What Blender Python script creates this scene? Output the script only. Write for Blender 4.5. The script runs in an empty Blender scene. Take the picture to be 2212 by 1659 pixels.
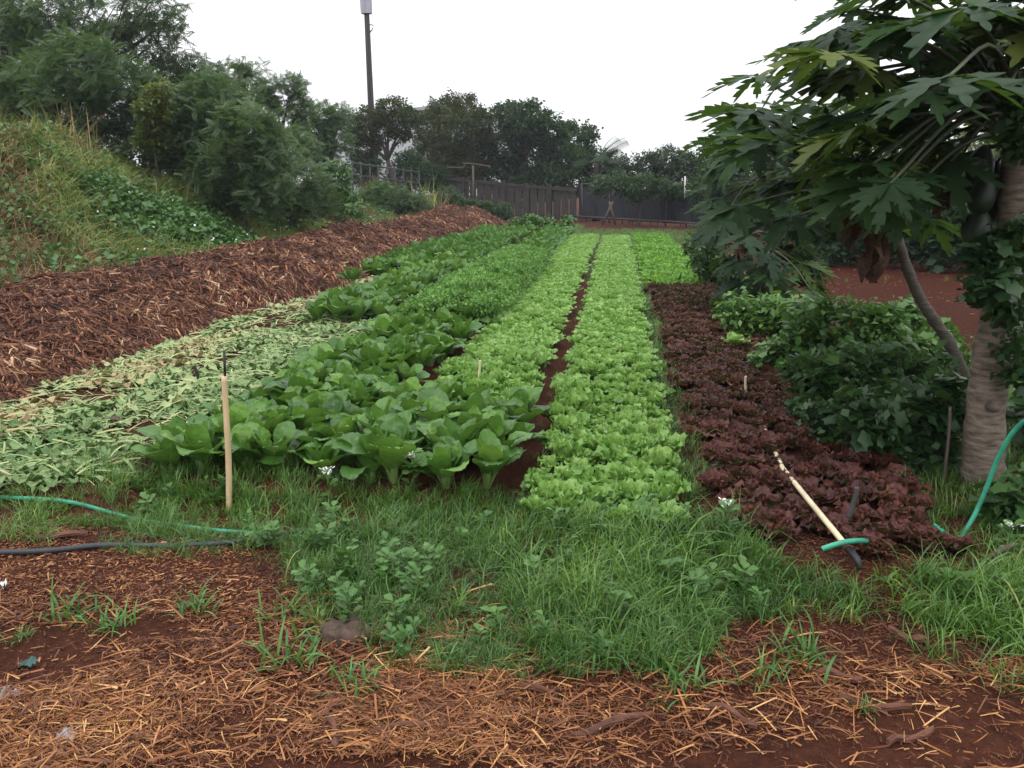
import bpy, math, random
import numpy as np
from mathutils import Vector, Matrix

# ------------------------------------------------------------------ camera, world, sun, exposure
SC = bpy.context.scene
COL = SC.collection
FPX, PW, PH = 1780.0, 2212, 1659
PITCH, YAW, CH = math.radians(13.55), math.radians(7.13), 1.6
cam = bpy.data.cameras.new('camera'); cam_o = bpy.data.objects.new('camera', cam); COL.objects.link(cam_o)
cam.sensor_width = 36; cam.lens = 36 * FPX / PW; cam.clip_end = 600; cam.clip_start = 0.05
cam_o.location = (0, 0, CH); cam_o.rotation_euler = (math.radians(90) - PITCH, 0, YAW)
SC.camera = cam_o

SUN_EL, SUN_ROT, CLOUD, HAZE = 62, 200, 7.2, .0007
W = bpy.data.worlds.new('World'); SC.world = W; W.use_nodes = True
nt = W.node_tree; bg = nt.nodes['Background']
sky = nt.nodes.new('ShaderNodeTexSky'); sky.sky_type = 'NISHITA'; sky.sun_disc = False
sky.sun_elevation = math.radians(SUN_EL); sky.sun_rotation = math.radians(SUN_ROT)
sky.dust_density = 3.0; sky.air_density = 1.0
hs = nt.nodes.new('ShaderNodeHueSaturation'); hs.inputs['Saturation'].default_value = 0.12
nt.links.new(sky.outputs[0], hs.inputs['Color'])
# an even deck of bright cloud over the sky, faintly mottled
cn = nt.nodes.new('ShaderNodeTexNoise'); cn.inputs['Scale'].default_value = 2.2; cn.inputs['Detail'].default_value = 5
cr = nt.nodes.new('ShaderNodeValToRGB'); cr.color_ramp.elements[0].position = .3; cr.color_ramp.elements[0].color = (.86, .88, .92, 1)
cr.color_ramp.elements[1].position = .7; cr.color_ramp.elements[1].color = (1, 1, 1, 1)
tcw = nt.nodes.new('ShaderNodeTexCoord'); nt.links.new(tcw.outputs['Generated'], cn.inputs['Vector']); nt.links.new(cn.outputs['Fac'], cr.inputs[0])
cs_ = nt.nodes.new('ShaderNodeVectorMath'); cs_.operation = 'SCALE'; cs_.inputs['Scale'].default_value = CLOUD; # an overcast sky is brighter overhead than at the horizon
sxw = nt.nodes.new('ShaderNodeSeparateXYZ'); nt.links.new(tcw.outputs['Generated'], sxw.inputs[0])
zr = nt.nodes.new('ShaderNodeMapRange'); zr.inputs[1].default_value = 0; zr.inputs[2].default_value = 1; zr.inputs[3].default_value = CLOUD; zr.inputs[4].default_value = CLOUD * 2.5
nt.links.new(sxw.outputs[2], zr.inputs[0]); nt.links.new(zr.outputs[0], cs_.inputs['Scale']); nt.links.new(cr.outputs[0], cs_.inputs[0])
mxw = nt.nodes.new('ShaderNodeMix'); mxw.data_type = 'RGBA'; mxw.inputs[0].default_value = .85
nt.links.new(hs.outputs[0], mxw.inputs[6]); nt.links.new(cs_.outputs[0], mxw.inputs[7]); nt.links.new(mxw.outputs[2], bg.inputs[0])
bg.inputs[1].default_value = 0.15
sun = bpy.data.lights.new('sun', 'SUN'); sun.energy = 0.6; sun.angle = math.radians(25); sun.color = (1, .96, .9)
sun_o = bpy.data.objects.new('sun', sun); COL.objects.link(sun_o)
sun_o.rotation_euler = (math.radians(90 - SUN_EL), 0, math.radians(180 - SUN_ROT))
SC.view_settings.view_transform = 'Standard'; SC.view_settings.look = 'None'
SC.view_settings.exposure = 0.2; SC.view_settings.gamma = 1; SC.view_settings.use_curve_mapping = False
SC.cycles.use_denoising = True
SC.cycles.max_bounces = 6; SC.cycles.diffuse_bounces = 3; SC.cycles.glossy_bounces = 2
SC.cycles.transmission_bounces = 3; SC.cycles.transparent_max_bounces = 6; SC.cycles.volume_bounces = 0
SC.cycles.caustics_reflective = False; SC.cycles.caustics_refractive = False

# ------------------------------------------------------------------ photo pixel <-> world helpers (2212 x 1659 frame)
_a, _p = YAW, PITCH
FW = np.array([-math.sin(_a) * math.cos(_p), math.cos(_a) * math.cos(_p), -math.sin(_p)])
RT = np.array([math.cos(_a), math.sin(_a), 0.0]); UP = np.cross(RT, FW)
CAM = np.array([0, 0, CH])
def ray(px, py): return FW * FPX + RT * (px - PW / 2) + UP * (PH / 2 - py)
def G(px, py, z=0.0):
    d = ray(px, py); return CAM + d * ((z - CH) / d[2])
def D(px, py, Y):
    d = ray(px, py); return CAM + d * (Y / d[1])
def proj(P):
    q = np.asarray(P) - CAM; w = np.maximum(q @ FW, 1e-3)
    return PW / 2 + FPX * (q @ RT) / w, PH / 2 - FPX * (q @ UP) / w
def in_poly(x, y, poly):
    inside = np.zeros(len(x), bool); n = len(poly)
    for i in range(n):
        x0, y0 = poly[i]; x1, y1 = poly[(i + 1) % n]
        c = ((y0 > y) != (y1 > y)) & (x < (x1 - x0) * (y - y0) / (y1 - y0 + 1e-9) + x0)
        inside ^= c
    return inside

# ------------------------------------------------------------------ noise
def _h(ix, iy, s):
    n = (ix.astype(np.int64) * 374761393 + iy.astype(np.int64) * 668265263 + s * 974634777) & 0x7fffffff
    n = ((n ^ (n >> 13)) * 1274126177) & 0x7fffffff
    return ((n ^ (n >> 16)) & 0xffff) / 65535.0
def vnoise(x, y, s=0):
    x = np.asarray(x, float); y = np.asarray(y, float)
    ix, iy = np.floor(x), np.floor(y); fx, fy = x - ix, y - iy
    fx = fx * fx * (3 - 2 * fx); fy = fy * fy * (3 - 2 * fy)
    a, b, c, d = _h(ix, iy, s), _h(ix + 1, iy, s), _h(ix, iy + 1, s), _h(ix + 1, iy + 1, s)
    return (a * (1 - fx) + b * fx) * (1 - fy) + (c * (1 - fx) + d * fx) * fy
def fbm(x, y, s=0, o=3):
    r, A, f = 0, .5, 1.0
    for i in range(o):
        r = r + A * vnoise(np.asarray(x) * f, np.asarray(y) * f, s + i * 17); A *= .5; f *= 2.03
    return r
def sst(a, b, x):
    t = np.clip((np.asarray(x, float) - a) / (b - a), 0, 1); return t * t * (3 - 2 * t)

# ------------------------------------------------------------------ terrain
BEDS = [(-1.36, -.56, 3.9, 26), (-.40, .34, 3.5, 25.2), (.48, 1.5, 3.3, 27), (-2.3, -1.4, 3.9, 27), (-3.3, -2.4, 3.7, 27), (-4.4, -3.4, 3.7, 27)]
def hill(x, y):
    top = np.interp(y, [0, 6, 12, 16, 20, 28, 40], [1.6, 2.0, 2.35, 1.6, 1.05, .9, .8])
    s = sst(5.2, 10.0, -np.asarray(x))
    return top * s * (1 + .35 * (fbm(np.asarray(x) * .7, np.asarray(y) * .7, 5) - .45)) + .9 * s * (fbm(np.asarray(x) * 1.7, np.asarray(y) * 1.7, 9) - .45)
def H(x, y):
    x = np.asarray(x, float); y = np.asarray(y, float)
    z = hill(x, y) + .05 * (fbm(x * 1.1, y * 1.1, 1) - .45) + .02 * (fbm(x * 7, y * 7, 2) - .45)
    for a, b, c, d in BEDS:
        z = z + .09 * sst(a - .1, a + .06, x) * sst(-b - .1, -b + .06, -x) * sst(c - .3, c, y) * sst(-d - .5, -d, -y)
    z = z + .35 * sst(28, 40, y) * sst(3, -6, x) * 0
    return z

# ------------------------------------------------------------------ mesh templates
class T:
    """verts, loops, face sizes, material index per face, tint and rnd per vert"""
    def __init__(s, v, lp, tt, a=None, r=None, mi=None):
        s.v = np.asarray(v, float).reshape(-1, 3); s.lp = np.asarray(lp, np.int64); s.tt = np.asarray(tt, np.int64)
        n = len(s.v); s.a = np.zeros(n) if a is None else np.asarray(a, float)
        s.r = np.full(n, .5) if r is None else np.asarray(r, float)
        s.mi = np.zeros(len(s.tt), np.int64) if mi is None else np.asarray(mi, np.int64)
    def mat(s, k): s.mi[:] = k; return s
    def rn(s, k): s.r[:] = k; return s
    def move(s, R=None, t=(0, 0, 0), sc=1.0):
        v = s.v * sc
        if R is not None: v = v @ np.asarray(R).T
        return T(v + np.asarray(t), s.lp, s.tt, s.a, s.r, s.mi)
def merge(ts):
    off, lp = 0, []
    for t in ts: lp.append(t.lp + off); off += len(t.v)
    return T(np.vstack([t.v for t in ts]), np.concatenate(lp), np.concatenate([t.tt for t in ts]),
             np.concatenate([t.a for t in ts]), np.concatenate([t.r for t in ts]), np.concatenate([t.mi for t in ts]))
def inst(t, R, P, S, rnd, mix=.6):
    N, k = len(P), len(t.v)
    S = np.broadcast_to(np.asarray(S, float).reshape(-1, 1) if np.ndim(S) < 2 else S, (N, S.shape[1] if np.ndim(S) == 2 else 1))
    v = t.v[None] * S[:, None, :]
    v = np.einsum('nij,nkj->nki', R, v) + np.asarray(P)[:, None]
    lp = (t.lp[None] + (np.arange(N) * k)[:, None]).ravel()
    r = (1 - mix) * t.r[None] + mix * np.asarray(rnd)[:, None]
    return T(v.reshape(-1, 3), lp, np.tile(t.tt, N), np.tile(t.a, N), r.ravel(), np.tile(t.mi, N))
def inst_many(tpls, R, P, S, rnd, rng, mix=.6):
    k = rng.integers(0, len(tpls), len(P)); out = []
    S = np.asarray(S, float); S = np.full(len(P), S) if S.ndim == 0 else S
    for i, t in enumerate(tpls):
        m = k == i
        if m.any(): out.append(inst(t, R[m], P[m], S[m], rnd[m], mix))
    return merge(out)
def rot(yaw, pitch=0, roll=0):
    yaw, pitch, roll = np.broadcast_arrays(np.asarray(yaw, float), np.asarray(pitch, float), np.asarray(roll, float))
    cz, sz, cy, sy, cx, sx = np.cos(yaw), np.sin(yaw), np.cos(pitch), np.sin(pitch), np.cos(roll), np.sin(roll)
    return np.stack([np.stack([cz * cy, cz * sy * sx - sz * cx, cz * sy * cx + sz * sx], -1),
                     np.stack([sz * cy, sz * sy * sx + cz * cx, sz * sy * cx - cz * sx], -1),
                     np.stack([-sy, cy * sx, cy * cx], -1)], -2)
def mesh(name, t, mats, smooth=True):
    me = bpy.data.meshes.new(name)
    me.vertices.add(len(t.v)); me.vertices.foreach_set('co', t.v.astype(np.float32).ravel())
    me.loops.add(len(t.lp)); me.loops.foreach_set('vertex_index', t.lp.astype(np.int32))
    me.polygons.add(len(t.tt))
    me.polygons.foreach_set('loop_start', np.concatenate([[0], np.cumsum(t.tt)[:-1]]).astype(np.int32))
    me.polygons.foreach_set('material_index', t.mi.astype(np.int32))
    me.polygons.foreach_set('use_smooth', np.full(len(t.tt), smooth, bool))
    for nm, arr in (('tint', t.a), ('rnd', t.r)):
        at = me.attributes.new(nm, 'FLOAT', 'POINT'); at.data.foreach_set('value', arr.astype(np.float32))
    me.update(calc_edges=True)
    for m in (mats if isinstance(mats, (list, tuple)) else [mats]): me.materials.append(m)
    return me
def tag(o, label=None, cat=None, group=None, kind=None):
    if label: o['label'] = label
    if cat: o['category'] = cat
    if group: o['group'] = group
    if kind: o['kind'] = kind
    return o
def obj(name, t, mats, parent=None, loc=None, smooth=True):
    o = bpy.data.objects.new(name, t if isinstance(t, bpy.types.Mesh) else mesh(name, t, mats, smooth))
    COL.objects.link(o)
    if parent: o.parent = parent
    if loc is not None: o.location = [float(q) for q in loc]
    return o
def empty(name, loc, label, cat, group=None, rz=0):
    o = bpy.data.objects.new(name, None); o.empty_display_size = .1; COL.objects.link(o)
    o.location = [float(q) for q in loc]; o.rotation_euler.z = rz
    return tag(o, label, cat, group)
def quads(nu, nv):
    i = np.arange(nu - 1)[:, None] * nv + np.arange(nv - 1)[None]
    return np.stack([i, i + nv, i + nv + 1, i + 1], -1).reshape(-1)
def grid(P, a=None, r=None):
    nu, nv = P.shape[:2]; lp = quads(nu, nv)
    return T(P.reshape(-1, 3), lp, np.full(len(lp) // 4, 4), None if a is None else np.ravel(a), r)
def tube(pts, rad, n=8, cap=True):
    pts = np.asarray(pts, float); m = len(pts); rad = np.broadcast_to(np.asarray(rad, float), (m,))
    tg = np.gradient(pts, axis=0); tg /= np.linalg.norm(tg, axis=1)[:, None] + 1e-9
    ref = np.array([0, 0, 1.0]) if abs(tg[:, 2]).mean() < .8 else np.array([1.0, 0, 0])
    u = np.cross(tg, ref); u /= np.linalg.norm(u, axis=1)[:, None] + 1e-9; w = np.cross(tg, u)
    th = np.linspace(0, 2 * np.pi, n, endpoint=False)
    ring = pts[:, None] + rad[:, None, None] * (np.cos(th)[None, :, None] * u[:, None] + np.sin(th)[None, :, None] * w[:, None])
    lp, tt = [], []
    for i in range(m - 1):
        for j in range(n):
            k = (j + 1) % n; lp += [i * n + j, i * n + k, (i + 1) * n + k, (i + 1) * n + j]; tt.append(4)
    if cap:
        lp += list(range(n))[::-1]; tt.append(n); lp += [(m - 1) * n + j for j in range(n)]; tt.append(n)
    return T(ring.reshape(-1, 3), lp, tt, np.repeat(np.linspace(0, 1, m), n))
def spline(pts, n=40):
    pts = np.asarray(pts, float); q = np.vstack([2 * pts[0] - pts[1], pts, 2 * pts[-1] - pts[-2]])
    out = []
    for t in np.linspace(0, len(pts) - 1 - 1e-6, n):
        i = int(t); f = t - i; a, b, c, d = q[i:i + 4]
        out.append(.5 * (2 * b + (c - a) * f + (2 * a - 5 * b + 4 * c - d) * f * f + (3 * b - a - 3 * c + d) * f ** 3))
    return np.array(out)
def box(c, s, R=None):
    c = np.asarray(c, float); s = np.asarray(s, float) / 2
    v = np.array([[x, y, z] for x in (-1, 1) for y in (-1, 1) for z in (-1, 1)], float) * s
    if R is not None: v = v @ np.asarray(R).T
    lp = [0, 1, 3, 2, 4, 6, 7, 5, 0, 4, 5, 1, 2, 3, 7, 6, 0, 2, 6, 4, 1, 5, 7, 3]
    return T(v + c, lp, [4] * 6)
def blob(r, seed, amp=.25, nu=14, nv=18, f=1.6):
    u = np.linspace(0, np.pi, nu)[:, None]; w = np.linspace(0, 2 * np.pi, nv)[None]
    d = np.stack([np.sin(u) * np.cos(w), np.sin(u) * np.sin(w), np.cos(u) * np.ones_like(w)], -1)
    k = 1 + amp * (fbm(d[..., 0] * f + 9 + d[..., 2], d[..., 1] * f + 5 - d[..., 2] * .7, seed) - .45) * 2
    return grid(d * k[..., None] * np.asarray(r))

# ------------------------------------------------------------------ materials
def ramp_node(n, stops, src, l):
    r = n.new('ShaderNodeValToRGB'); e = r.color_ramp.elements
    while len(e) < len(stops): e.new(.5)
    for k, (p, c) in enumerate(stops): e[k].position = p; e[k].color = (*c, 1)
    l.new(src, r.inputs[0]); return r.outputs[0]
def base_mat(name):
    m = bpy.data.materials.new(name); m.use_nodes = True; n = m.node_tree.nodes; l = m.node_tree.links
    return m, n, l, n['Principled BSDF'], n['Material Output']
def attr(n, nm):
    a = n.new('ShaderNodeAttribute'); a.attribute_name = nm; return a.outputs['Fac']
def math_n(n, l, op, a, b):
    k = n.new('ShaderNodeMath'); k.operation = op
    for i, q in enumerate((a, b)):
        if isinstance(q, (int, float)): k.inputs[i].default_value = q
        else: l.new(q, k.inputs[i])
    return k.outputs[0]
def mixc(n, l, f, a, b, mode='MIX'):
    k = n.new('ShaderNodeMix'); k.data_type = 'RGBA'; k.blend_type = mode
    for i, q in ((0, f), (6, a), (7, b)):
        if isinstance(q, (int, float)): k.inputs[i].default_value = q
        elif isinstance(q, tuple): k.inputs[i].default_value = (*q, 1)
        else: l.new(q, k.inputs[i])
    return k.outputs[2]
def noise_n(n, l, scale, detail=3, coord=None, rough=.6):
    k = n.new('ShaderNodeTexNoise'); k.inputs['Scale'].default_value = scale; k.inputs['Detail'].default_value = detail
    k.inputs['Roughness'].default_value = rough
    if coord is not None: l.new(coord, k.inputs['Vector'])
    return k.outputs['Fac']
def bump(n, l, h, strength, dist, bs):
    b = n.new('ShaderNodeBump'); b.inputs['Strength'].default_value = strength; b.inputs['Distance'].default_value = dist
    l.new(h, b.inputs['Height']); l.new(b.outputs[0], bs.inputs['Normal'])
def leafmat(name, stops, vein=None, stalk=None, rough=.45, transl=.25, objmix=.35, spec=.4, vw=.1, bumpy=0, lat=False):
    m, n, l, bs, out = base_mat(name)
    f = attr(n, 'rnd')
    if objmix:
        oi = n.new('ShaderNodeObjectInfo')
        f = math_n(n, l, 'ADD', math_n(n, l, 'MULTIPLY', f, 1 - objmix), math_n(n, l, 'MULTIPLY', oi.outputs['Random'], objmix))
    c = ramp_node(n, stops, f, l)
    tc = n.new('ShaderNodeTexCoord').outputs['Object']
    nz = noise_n(n, l, 28, 3, tc)
    c = mixc(n, l, .5, c, mixc(n, l, nz, (.35, .35, .35), (.95, .95, .95)), 'OVERLAY')
    a = attr(n, 'tint')
    if vein:
        mr = n.new('ShaderNodeMapRange'); mr.inputs[1].default_value = 0; mr.inputs[2].default_value = vw
        mr.inputs[3].default_value = 1; mr.inputs[4].default_value = 0
        l.new(math_n(n, l, 'ABSOLUTE', a, 0), mr.inputs[0]); c = mixc(n, l, math_n(n, l, 'MULTIPLY', mr.outputs[0], .55), c, vein)
    if stalk:
        c = mixc(n, l, math_n(n, l, 'LESS_THAN', a, -.05), c, stalk)
    l.new(c, bs.inputs['Base Color']); bs.inputs['Roughness'].default_value = rough
    bs.inputs['Specular IOR Level'].default_value = spec
    if bumpy: bump(n, l, noise_n(n, l, bumpy, 2, tc), .5, .006, bs)
    if transl:
        tr = n.new('ShaderNodeBsdfTranslucent'); l.new(mixc(n, l, .4, c, (.25, .45, .05), 'MIX'), tr.inputs[0])
        mx = n.new('ShaderNodeMixShader'); mx.inputs[0].default_value = transl
        l.new(bs.outputs[0], mx.inputs[1]); l.new(tr.outputs[0], mx.inputs[2]); l.new(mx.outputs[0], out.inputs[0])
    return m
def rampmat(name, stops, rough=.8, bumpy=0, bd=.01, spec=.3, src='rnd', mott=.5):
    m, n, l, bs, out = base_mat(name)
    tc = n.new('ShaderNodeTexCoord').outputs['Object']
    nz = noise_n(n, l, bumpy or 30, 4, tc)
    c = ramp_node(n, stops, attr(n, 'rnd') if src == 'rnd' else nz, l)
    c = mixc(n, l, mott, c, mixc(n, l, nz, (.25, .25, .25), (.85, .85, .85)), 'OVERLAY')
    l.new(c, bs.inputs['Base Color']); bs.inputs['Roughness'].default_value = rough; bs.inputs['Specular IOR Level'].default_value = spec
    if bumpy: bump(n, l, nz, .6, bd, bs)
    return m
def plain(name, col, rough=.6, scale=20, var=.25, spec=.4, bd=.004, stretch=None):
    m, n, l, bs, out = base_mat(name)
    tc = n.new('ShaderNodeTexCoord').outputs['Object']
    if stretch:
        mp = n.new('ShaderNodeMapping'); mp.inputs['Scale'].default_value = stretch; l.new(tc, mp.inputs[0]); tc = mp.outputs[0]
    nz = noise_n(n, l, scale, 5, tc)
    d = tuple(max(0, q * (1 - var)) for q in col); e = tuple(min(1, q * (1 + var)) for q in col)
    l.new(ramp_node(n, [(.3, d), (.7, e)], nz, l), bs.inputs['Base Color'])
    bs.inputs['Roughness'].default_value = rough; bs.inputs['Specular IOR Level'].default_value = spec
    bump(n, l, nz, .4, bd, bs); return m

M = {}
M['choy'] = leafmat('choy_leaf', [(0, (.020, .064, .013)), (.5, (.056, .142, .022)), (1, (.130, .25, .036))], vein=(.12, .22, .07), stalk=(.20, .32, .10), rough=.42, transl=.22, vw=.09, bumpy=45, spec=.45)
M['choy_far'] = leafmat('choy_far_leaf', [(0, (.018, .062, .012)), (.5, (.040, .12, .016)), (1, (.09, .20, .028))], stalk=(.18, .32, .08), rough=.5, transl=.25, objmix=.2)
M['lettuce'] = leafmat('lettuce_leaf', [(0, (.070, .165, .028)), (.5, (.155, .30, .062)), (1, (.31, .47, .14))], vein=(.34, .48, .14), rough=.38, transl=.32, vw=.1, bumpy=70, spec=.45)
M['young'] = leafmat('young_green_leaf', [(0, (.05, .15, .014)), (.5, (.10, .25, .025)), (1, (.19, .37, .04))], rough=.5, transl=.3, objmix=0)
M['redlet'] = leafmat('red_lettuce_leaf', [(0, (.022, .007, .007)), (.5, (.060, .015, .014)), (.85, (.105, .030, .022)), (1, (.11, .06, .025))], vein=(.10, .04, .025), rough=.5, transl=.12, vw=.12, bumpy=60, spec=.3)
M['herb'] = leafmat('herb_leaf', [(0, (.045, .125, .02)), (.5, (.095, .215, .038)), (1, (.16, .31, .06))], rough=.5, transl=.25, objmix=0)
M['cut'] = leafmat('cut_leaf', [(0, (.04, .09, .026)), (.28, (.11, .175, .065)), (.52, (.21, .28, .125)), (.68, (.32, .34, .17)), (.8, (.33, .25, .135)), (1, (.12, .06, .035))], vein=(.36, .40, .2), rough=.65, transl=.1, objmix=0, vw=.14, spec=.2)
M['cutstem'] = leafmat('cut_stem', [(0, (.13, .21, .06)), (.6, (.29, .35, .14)), (1, (.28, .22, .10))], rough=.5, transl=0, objmix=0)
M['grass'] = leafmat('grass_blade', [(0, (.012, .042, .008)), (.4, (.045, .115, .016)), (.75, (.10, .20, .028)), (.93, (.19, .31, .055)), (1, (.34, .25, .09))], rough=.38, transl=.25, objmix=0, spec=.5)
M['tuft'] = leafmat('tuft_blade', [(0, (.03, .09, .02)), (.6, (.07, .17, .03)), (1, (.13, .25, .05))], rough=.4, transl=.25, objmix=.3)
M['weed'] = leafmat('weed_leaf', [(0, (.03, .09, .02)), (.6, (.07, .16, .035)), (1, (.14, .24, .08))], vein=(.2, .3, .1), rough=.5, transl=.25, objmix=.3)
M['hillgrass'] = leafmat('hillside_grass_blade', [(0, (.08, .115, .03)), (.5, (.19, .215, .065)), (.85, (.32, .31, .11)), (1, (.38, .28, .12))], rough=.6, transl=.25, objmix=0, spec=.25)
M['drygrass'] = leafmat('dry_grass_blade', [(0, (.09, .055, .03)), (.5, (.18, .115, .06)), (1, (.30, .20, .10))], rough=.7, transl=.15, objmix=0, spec=.2)
M['creeper'] = leafmat('creeper_leaf', [(0, (.022, .062, .018)), (.5, (.046, .115, .028)), (1, (.095, .18, .045))], rough=.5, transl=.2, objmix=0)
M['feather'] = leafmat('feathery_leaf', [(0, (.028, .054, .028)), (.5, (.060, .098, .046)), (1, (.115, .165, .075))], rough=.55, transl=.25, objmix=.25, spec=.25)
M['feather2'] = leafmat('airy_tree_leaf', [(0, (.020, .038, .022)), (.5, (.040, .068, .034)), (1, (.075, .11, .05))], rough=.55, transl=.25, objmix=.2, spec=.25)
M['brownleaf'] = leafmat('rusty_tree_leaf', [(0, (.010, .020, .008)), (.5, (.024, .036, .012)), (.8, (.060, .048, .013)), (1, (.14, .06, .018))], rough=.6, transl=.15, objmix=.1, spec=.2)
M['grape'] = leafmat('round_dark_leaf', [(0, (.007, .019, .009)), (.5, (.016, .038, .016)), (1, (.042, .08, .03))], rough=.6, transl=.15, objmix=.2, spec=.2)
M['yellowish'] = leafmat('yellow_green_leaf', [(0, (.02, .04, .012)), (.6, (.06, .085, .02)), (1, (.17, .15, .02))], rough=.5, transl=.3, objmix=.2)
M['shrub'] = leafmat('shrub_leaf', [(0, (.022, .07, .014)), (.5, (.055, .135, .025)), (1, (.13, .23, .045))], rough=.45, transl=.25, objmix=.3)
M['vine'] = leafmat('vine_leaf', [(0, (.007, .024, .008)), (.5, (.016, .048, .013)), (1, (.042, .095, .025))], rough=.45, transl=.2, objmix=.3)
M['vine2'] = leafmat('broad_weed_leaf', [(0, (.009, .032, .009)), (.5, (.024, .068, .016)), (1, (.065, .135, .03))], rough=.5, transl=.22, objmix=.2, spec=.3)
M['papaya'] = leafmat('papaya_leaf', [(0, (.006, .021, .008)), (.55, (.012, .034, .010)), (.85, (.023, .055, .014)), (1, (.075, .095, .018))], vein=(.055, .09, .035), rough=.6, transl=.2, objmix=1.0, vw=.05, spec=.22)
M['darkbark'] = plain('slender_papaya_bark', (.075, .062, .05), .85, 14, .5, bd=.02, stretch=(1, 1, 4))
M['petiole'] = plain('papaya_petiole', (.05, .062, .03), .5, 30, .2)
M['fruit'] = plain('green_papaya_skin', (.009, .019, .007), .5, 12, .3)
M['deadleaf'] = plain('dead_papaya_leaf', (.085, .040, .022), .8, 25, .5)
M['bark'] = plain('papaya_bark', (.135, .105, .082), .85, 11, .65, bd=.02, stretch=(1, 1, 4))
M['treebark'] = plain('tree_bark', (.045, .035, .03), .85, 9, .4, bd=.03)
M['chips'] = rampmat('wood_chips', [(0, (.036, .012, .008)), (.35, (.12, .040, .017)), (.65, (.24, .086, .032)), (.9, (.36, .148, .055)), (1, (.46, .25, .11))], .6, 60, .003, spec=.35)
M['straw'] = rampmat('straw', [(0, (.075, .025, .011)), (.4, (.19, .068, .024)), (.75, (.32, .132, .045)), (.94, (.42, .20, .070)), (1, (.50, .29, .115))], .55, 50, .002)
M['shreds'] = rampmat('shredded_mulch', [(0, (.034, .013, .008)), (.45, (.125, .046, .025)), (.8, (.235, .098, .050)), (.96, (.38, .20, .105)), (1, (.50, .33, .20))], .75, 40, .004)
M['mulchbase'] = rampmat('mulch_base', [(.3, (.035, .013, .009)), (.55, (.085, .032, .019)), (.75, (.14, .055, .03))], .9, 26, .05, src='n')
M['stone'] = plain('stone', (.075, .048, .036), .9, 22, .5, bd=.02)
M['clay'] = plain('brown_husk', (.16, .065, .035), .85, 25, .4, bd=.01)
M['barkstrip'] = plain('bark_strip', (.095, .036, .021), .8, 14, .6, bd=.01, stretch=(.4, 4, 4))
M['bamboo'] = plain('pale_bamboo', (.56, .42, .25), .5, 12, .18, bd=.004, stretch=(3, 3, .4))
M['palewood'] = plain('pale_pipe', (.60, .50, .33), .5, 14, .2)
M['darkrod'] = plain('black_rod', (.016, .016, .017), .5, 30, .3)
M['greyrod'] = plain('grey_rod', (.05, .048, .05), .6, 30, .3)
M['brownrod'] = plain('brown_cap', (.12, .05, .025), .6, 30, .3)
M['hose'] = plain('green_hose', (.035, .27, .17), .4, 18, .35)
M['bhose'] = plain('black_hose', (.022, .026, .030), .5, 22, .3)
M['wood'] = plain('weathered_board', (.034, .028, .025), .85, 7, .5, bd=.01, stretch=(3, 3, .5))
M['cloth'] = plain('shade_cloth', (.012, .0125, .018), .9, 5, .3, bd=.05)
M['post'] = plain('bamboo_post', (.085, .068, .052), .8, 12, .3)
M['white'] = plain('white_pipe', (.70, .70, .70), .5, 10, .08)
M['polewood'] = plain('pole_wood', (.032, .026, .028), .85, 8, .3, bd=.02, stretch=(3, 3, .3))
M['polebox'] = plain('pole_cover', (.33, .32, .38), .7, 6, .1)
M['wall'] = plain('warehouse_wall', (.42, .43, .46), .8, 2.5, .06)
M['roof'] = plain('warehouse_roof', (.30, .30, .31), .6, 4, .12)
M['dark'] = plain('dark_opening', (.02, .02, .022), .6, 4, .2)
M['orange'] = plain('orange_fruit', (.42, .17, .04), .45, 14, .3)
M['petal'] = plain('white_petal', (.72, .72, .68), .6, 30, .06)
M['litter'] = plain('grey_scrap', (.28, .25, .25), .6, 20, .25)
M['tealscrap'] = plain('teal_scrap', (.03, .09, .08), .5, 20, .3)

# ------------------------------------------------------------------ ground (one sheet to the horizon)
def axis(*segs):
    out = [segs[0][0]]
    for a, b, st in segs: out += list(np.linspace(a, b, max(2, int(round((b - a) / st)) + 1))[1:])
    return np.array(out)
gx = axis((-250, -20, 12), (-20, -3.6, .25), (-3.6, 2.6, .06), (2.6, 14, .3), (14, 250, 12))
gy = axis((-40, 1, 3), (1, 5, .06), (5, 30, .22), (30, 60, 2), (60, 400, 20))
X, Y = np.meshgrid(gx, gy, indexing='ij')
gt = grid(np.stack([X, Y, H(X, Y)], -1))
mg, n, l, bs, out = base_mat('red_soil')
pos = n.new('ShaderNodeNewGeometry').outputs['Position']
nz = noise_n(n, l, 1.7, 4, pos); nz2 = noise_n(n, l, 22, 6, pos, .7); nz3 = noise_n(n, l, 90, 4, pos, .7)
c = ramp_node(n, [(.3, (.036, .013, .009)), (.55, (.070, .025, .015)), (.75, (.11, .04, .022))], nz2, l)
c = mixc(n, l, .6, c, ramp_node(n, [(.35, (.35, .35, .35)), (.65, (.62, .60, .58))], nz, l), 'OVERLAY')
c = mixc(n, l, math_n(n, l, 'MULTIPLY', math_n(n, l, 'GREATER_THAN', nz3, .66), .5), c, (.17, .085, .045))
sx = n.new('ShaderNodeSeparateXYZ'); l.new(pos, sx.inputs[0])
mr = n.new('ShaderNodeMapRange'); mr.inputs[1].default_value = -5.6; mr.inputs[2].default_value = -6.6; l.new(sx.outputs[0], mr.inputs[0])
c = mixc(n, l, mr.outputs[0], c, ramp_node(n, [(.35, (.025, .035, .012)), (.6, (.06, .055, .02))], nz2, l))
mr2 = n.new('ShaderNodeMapRange'); mr2.inputs[1].default_value = 2.2; mr2.inputs[2].default_value = 3.0; l.new(sx.outputs[0], mr2.inputs[0])
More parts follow.
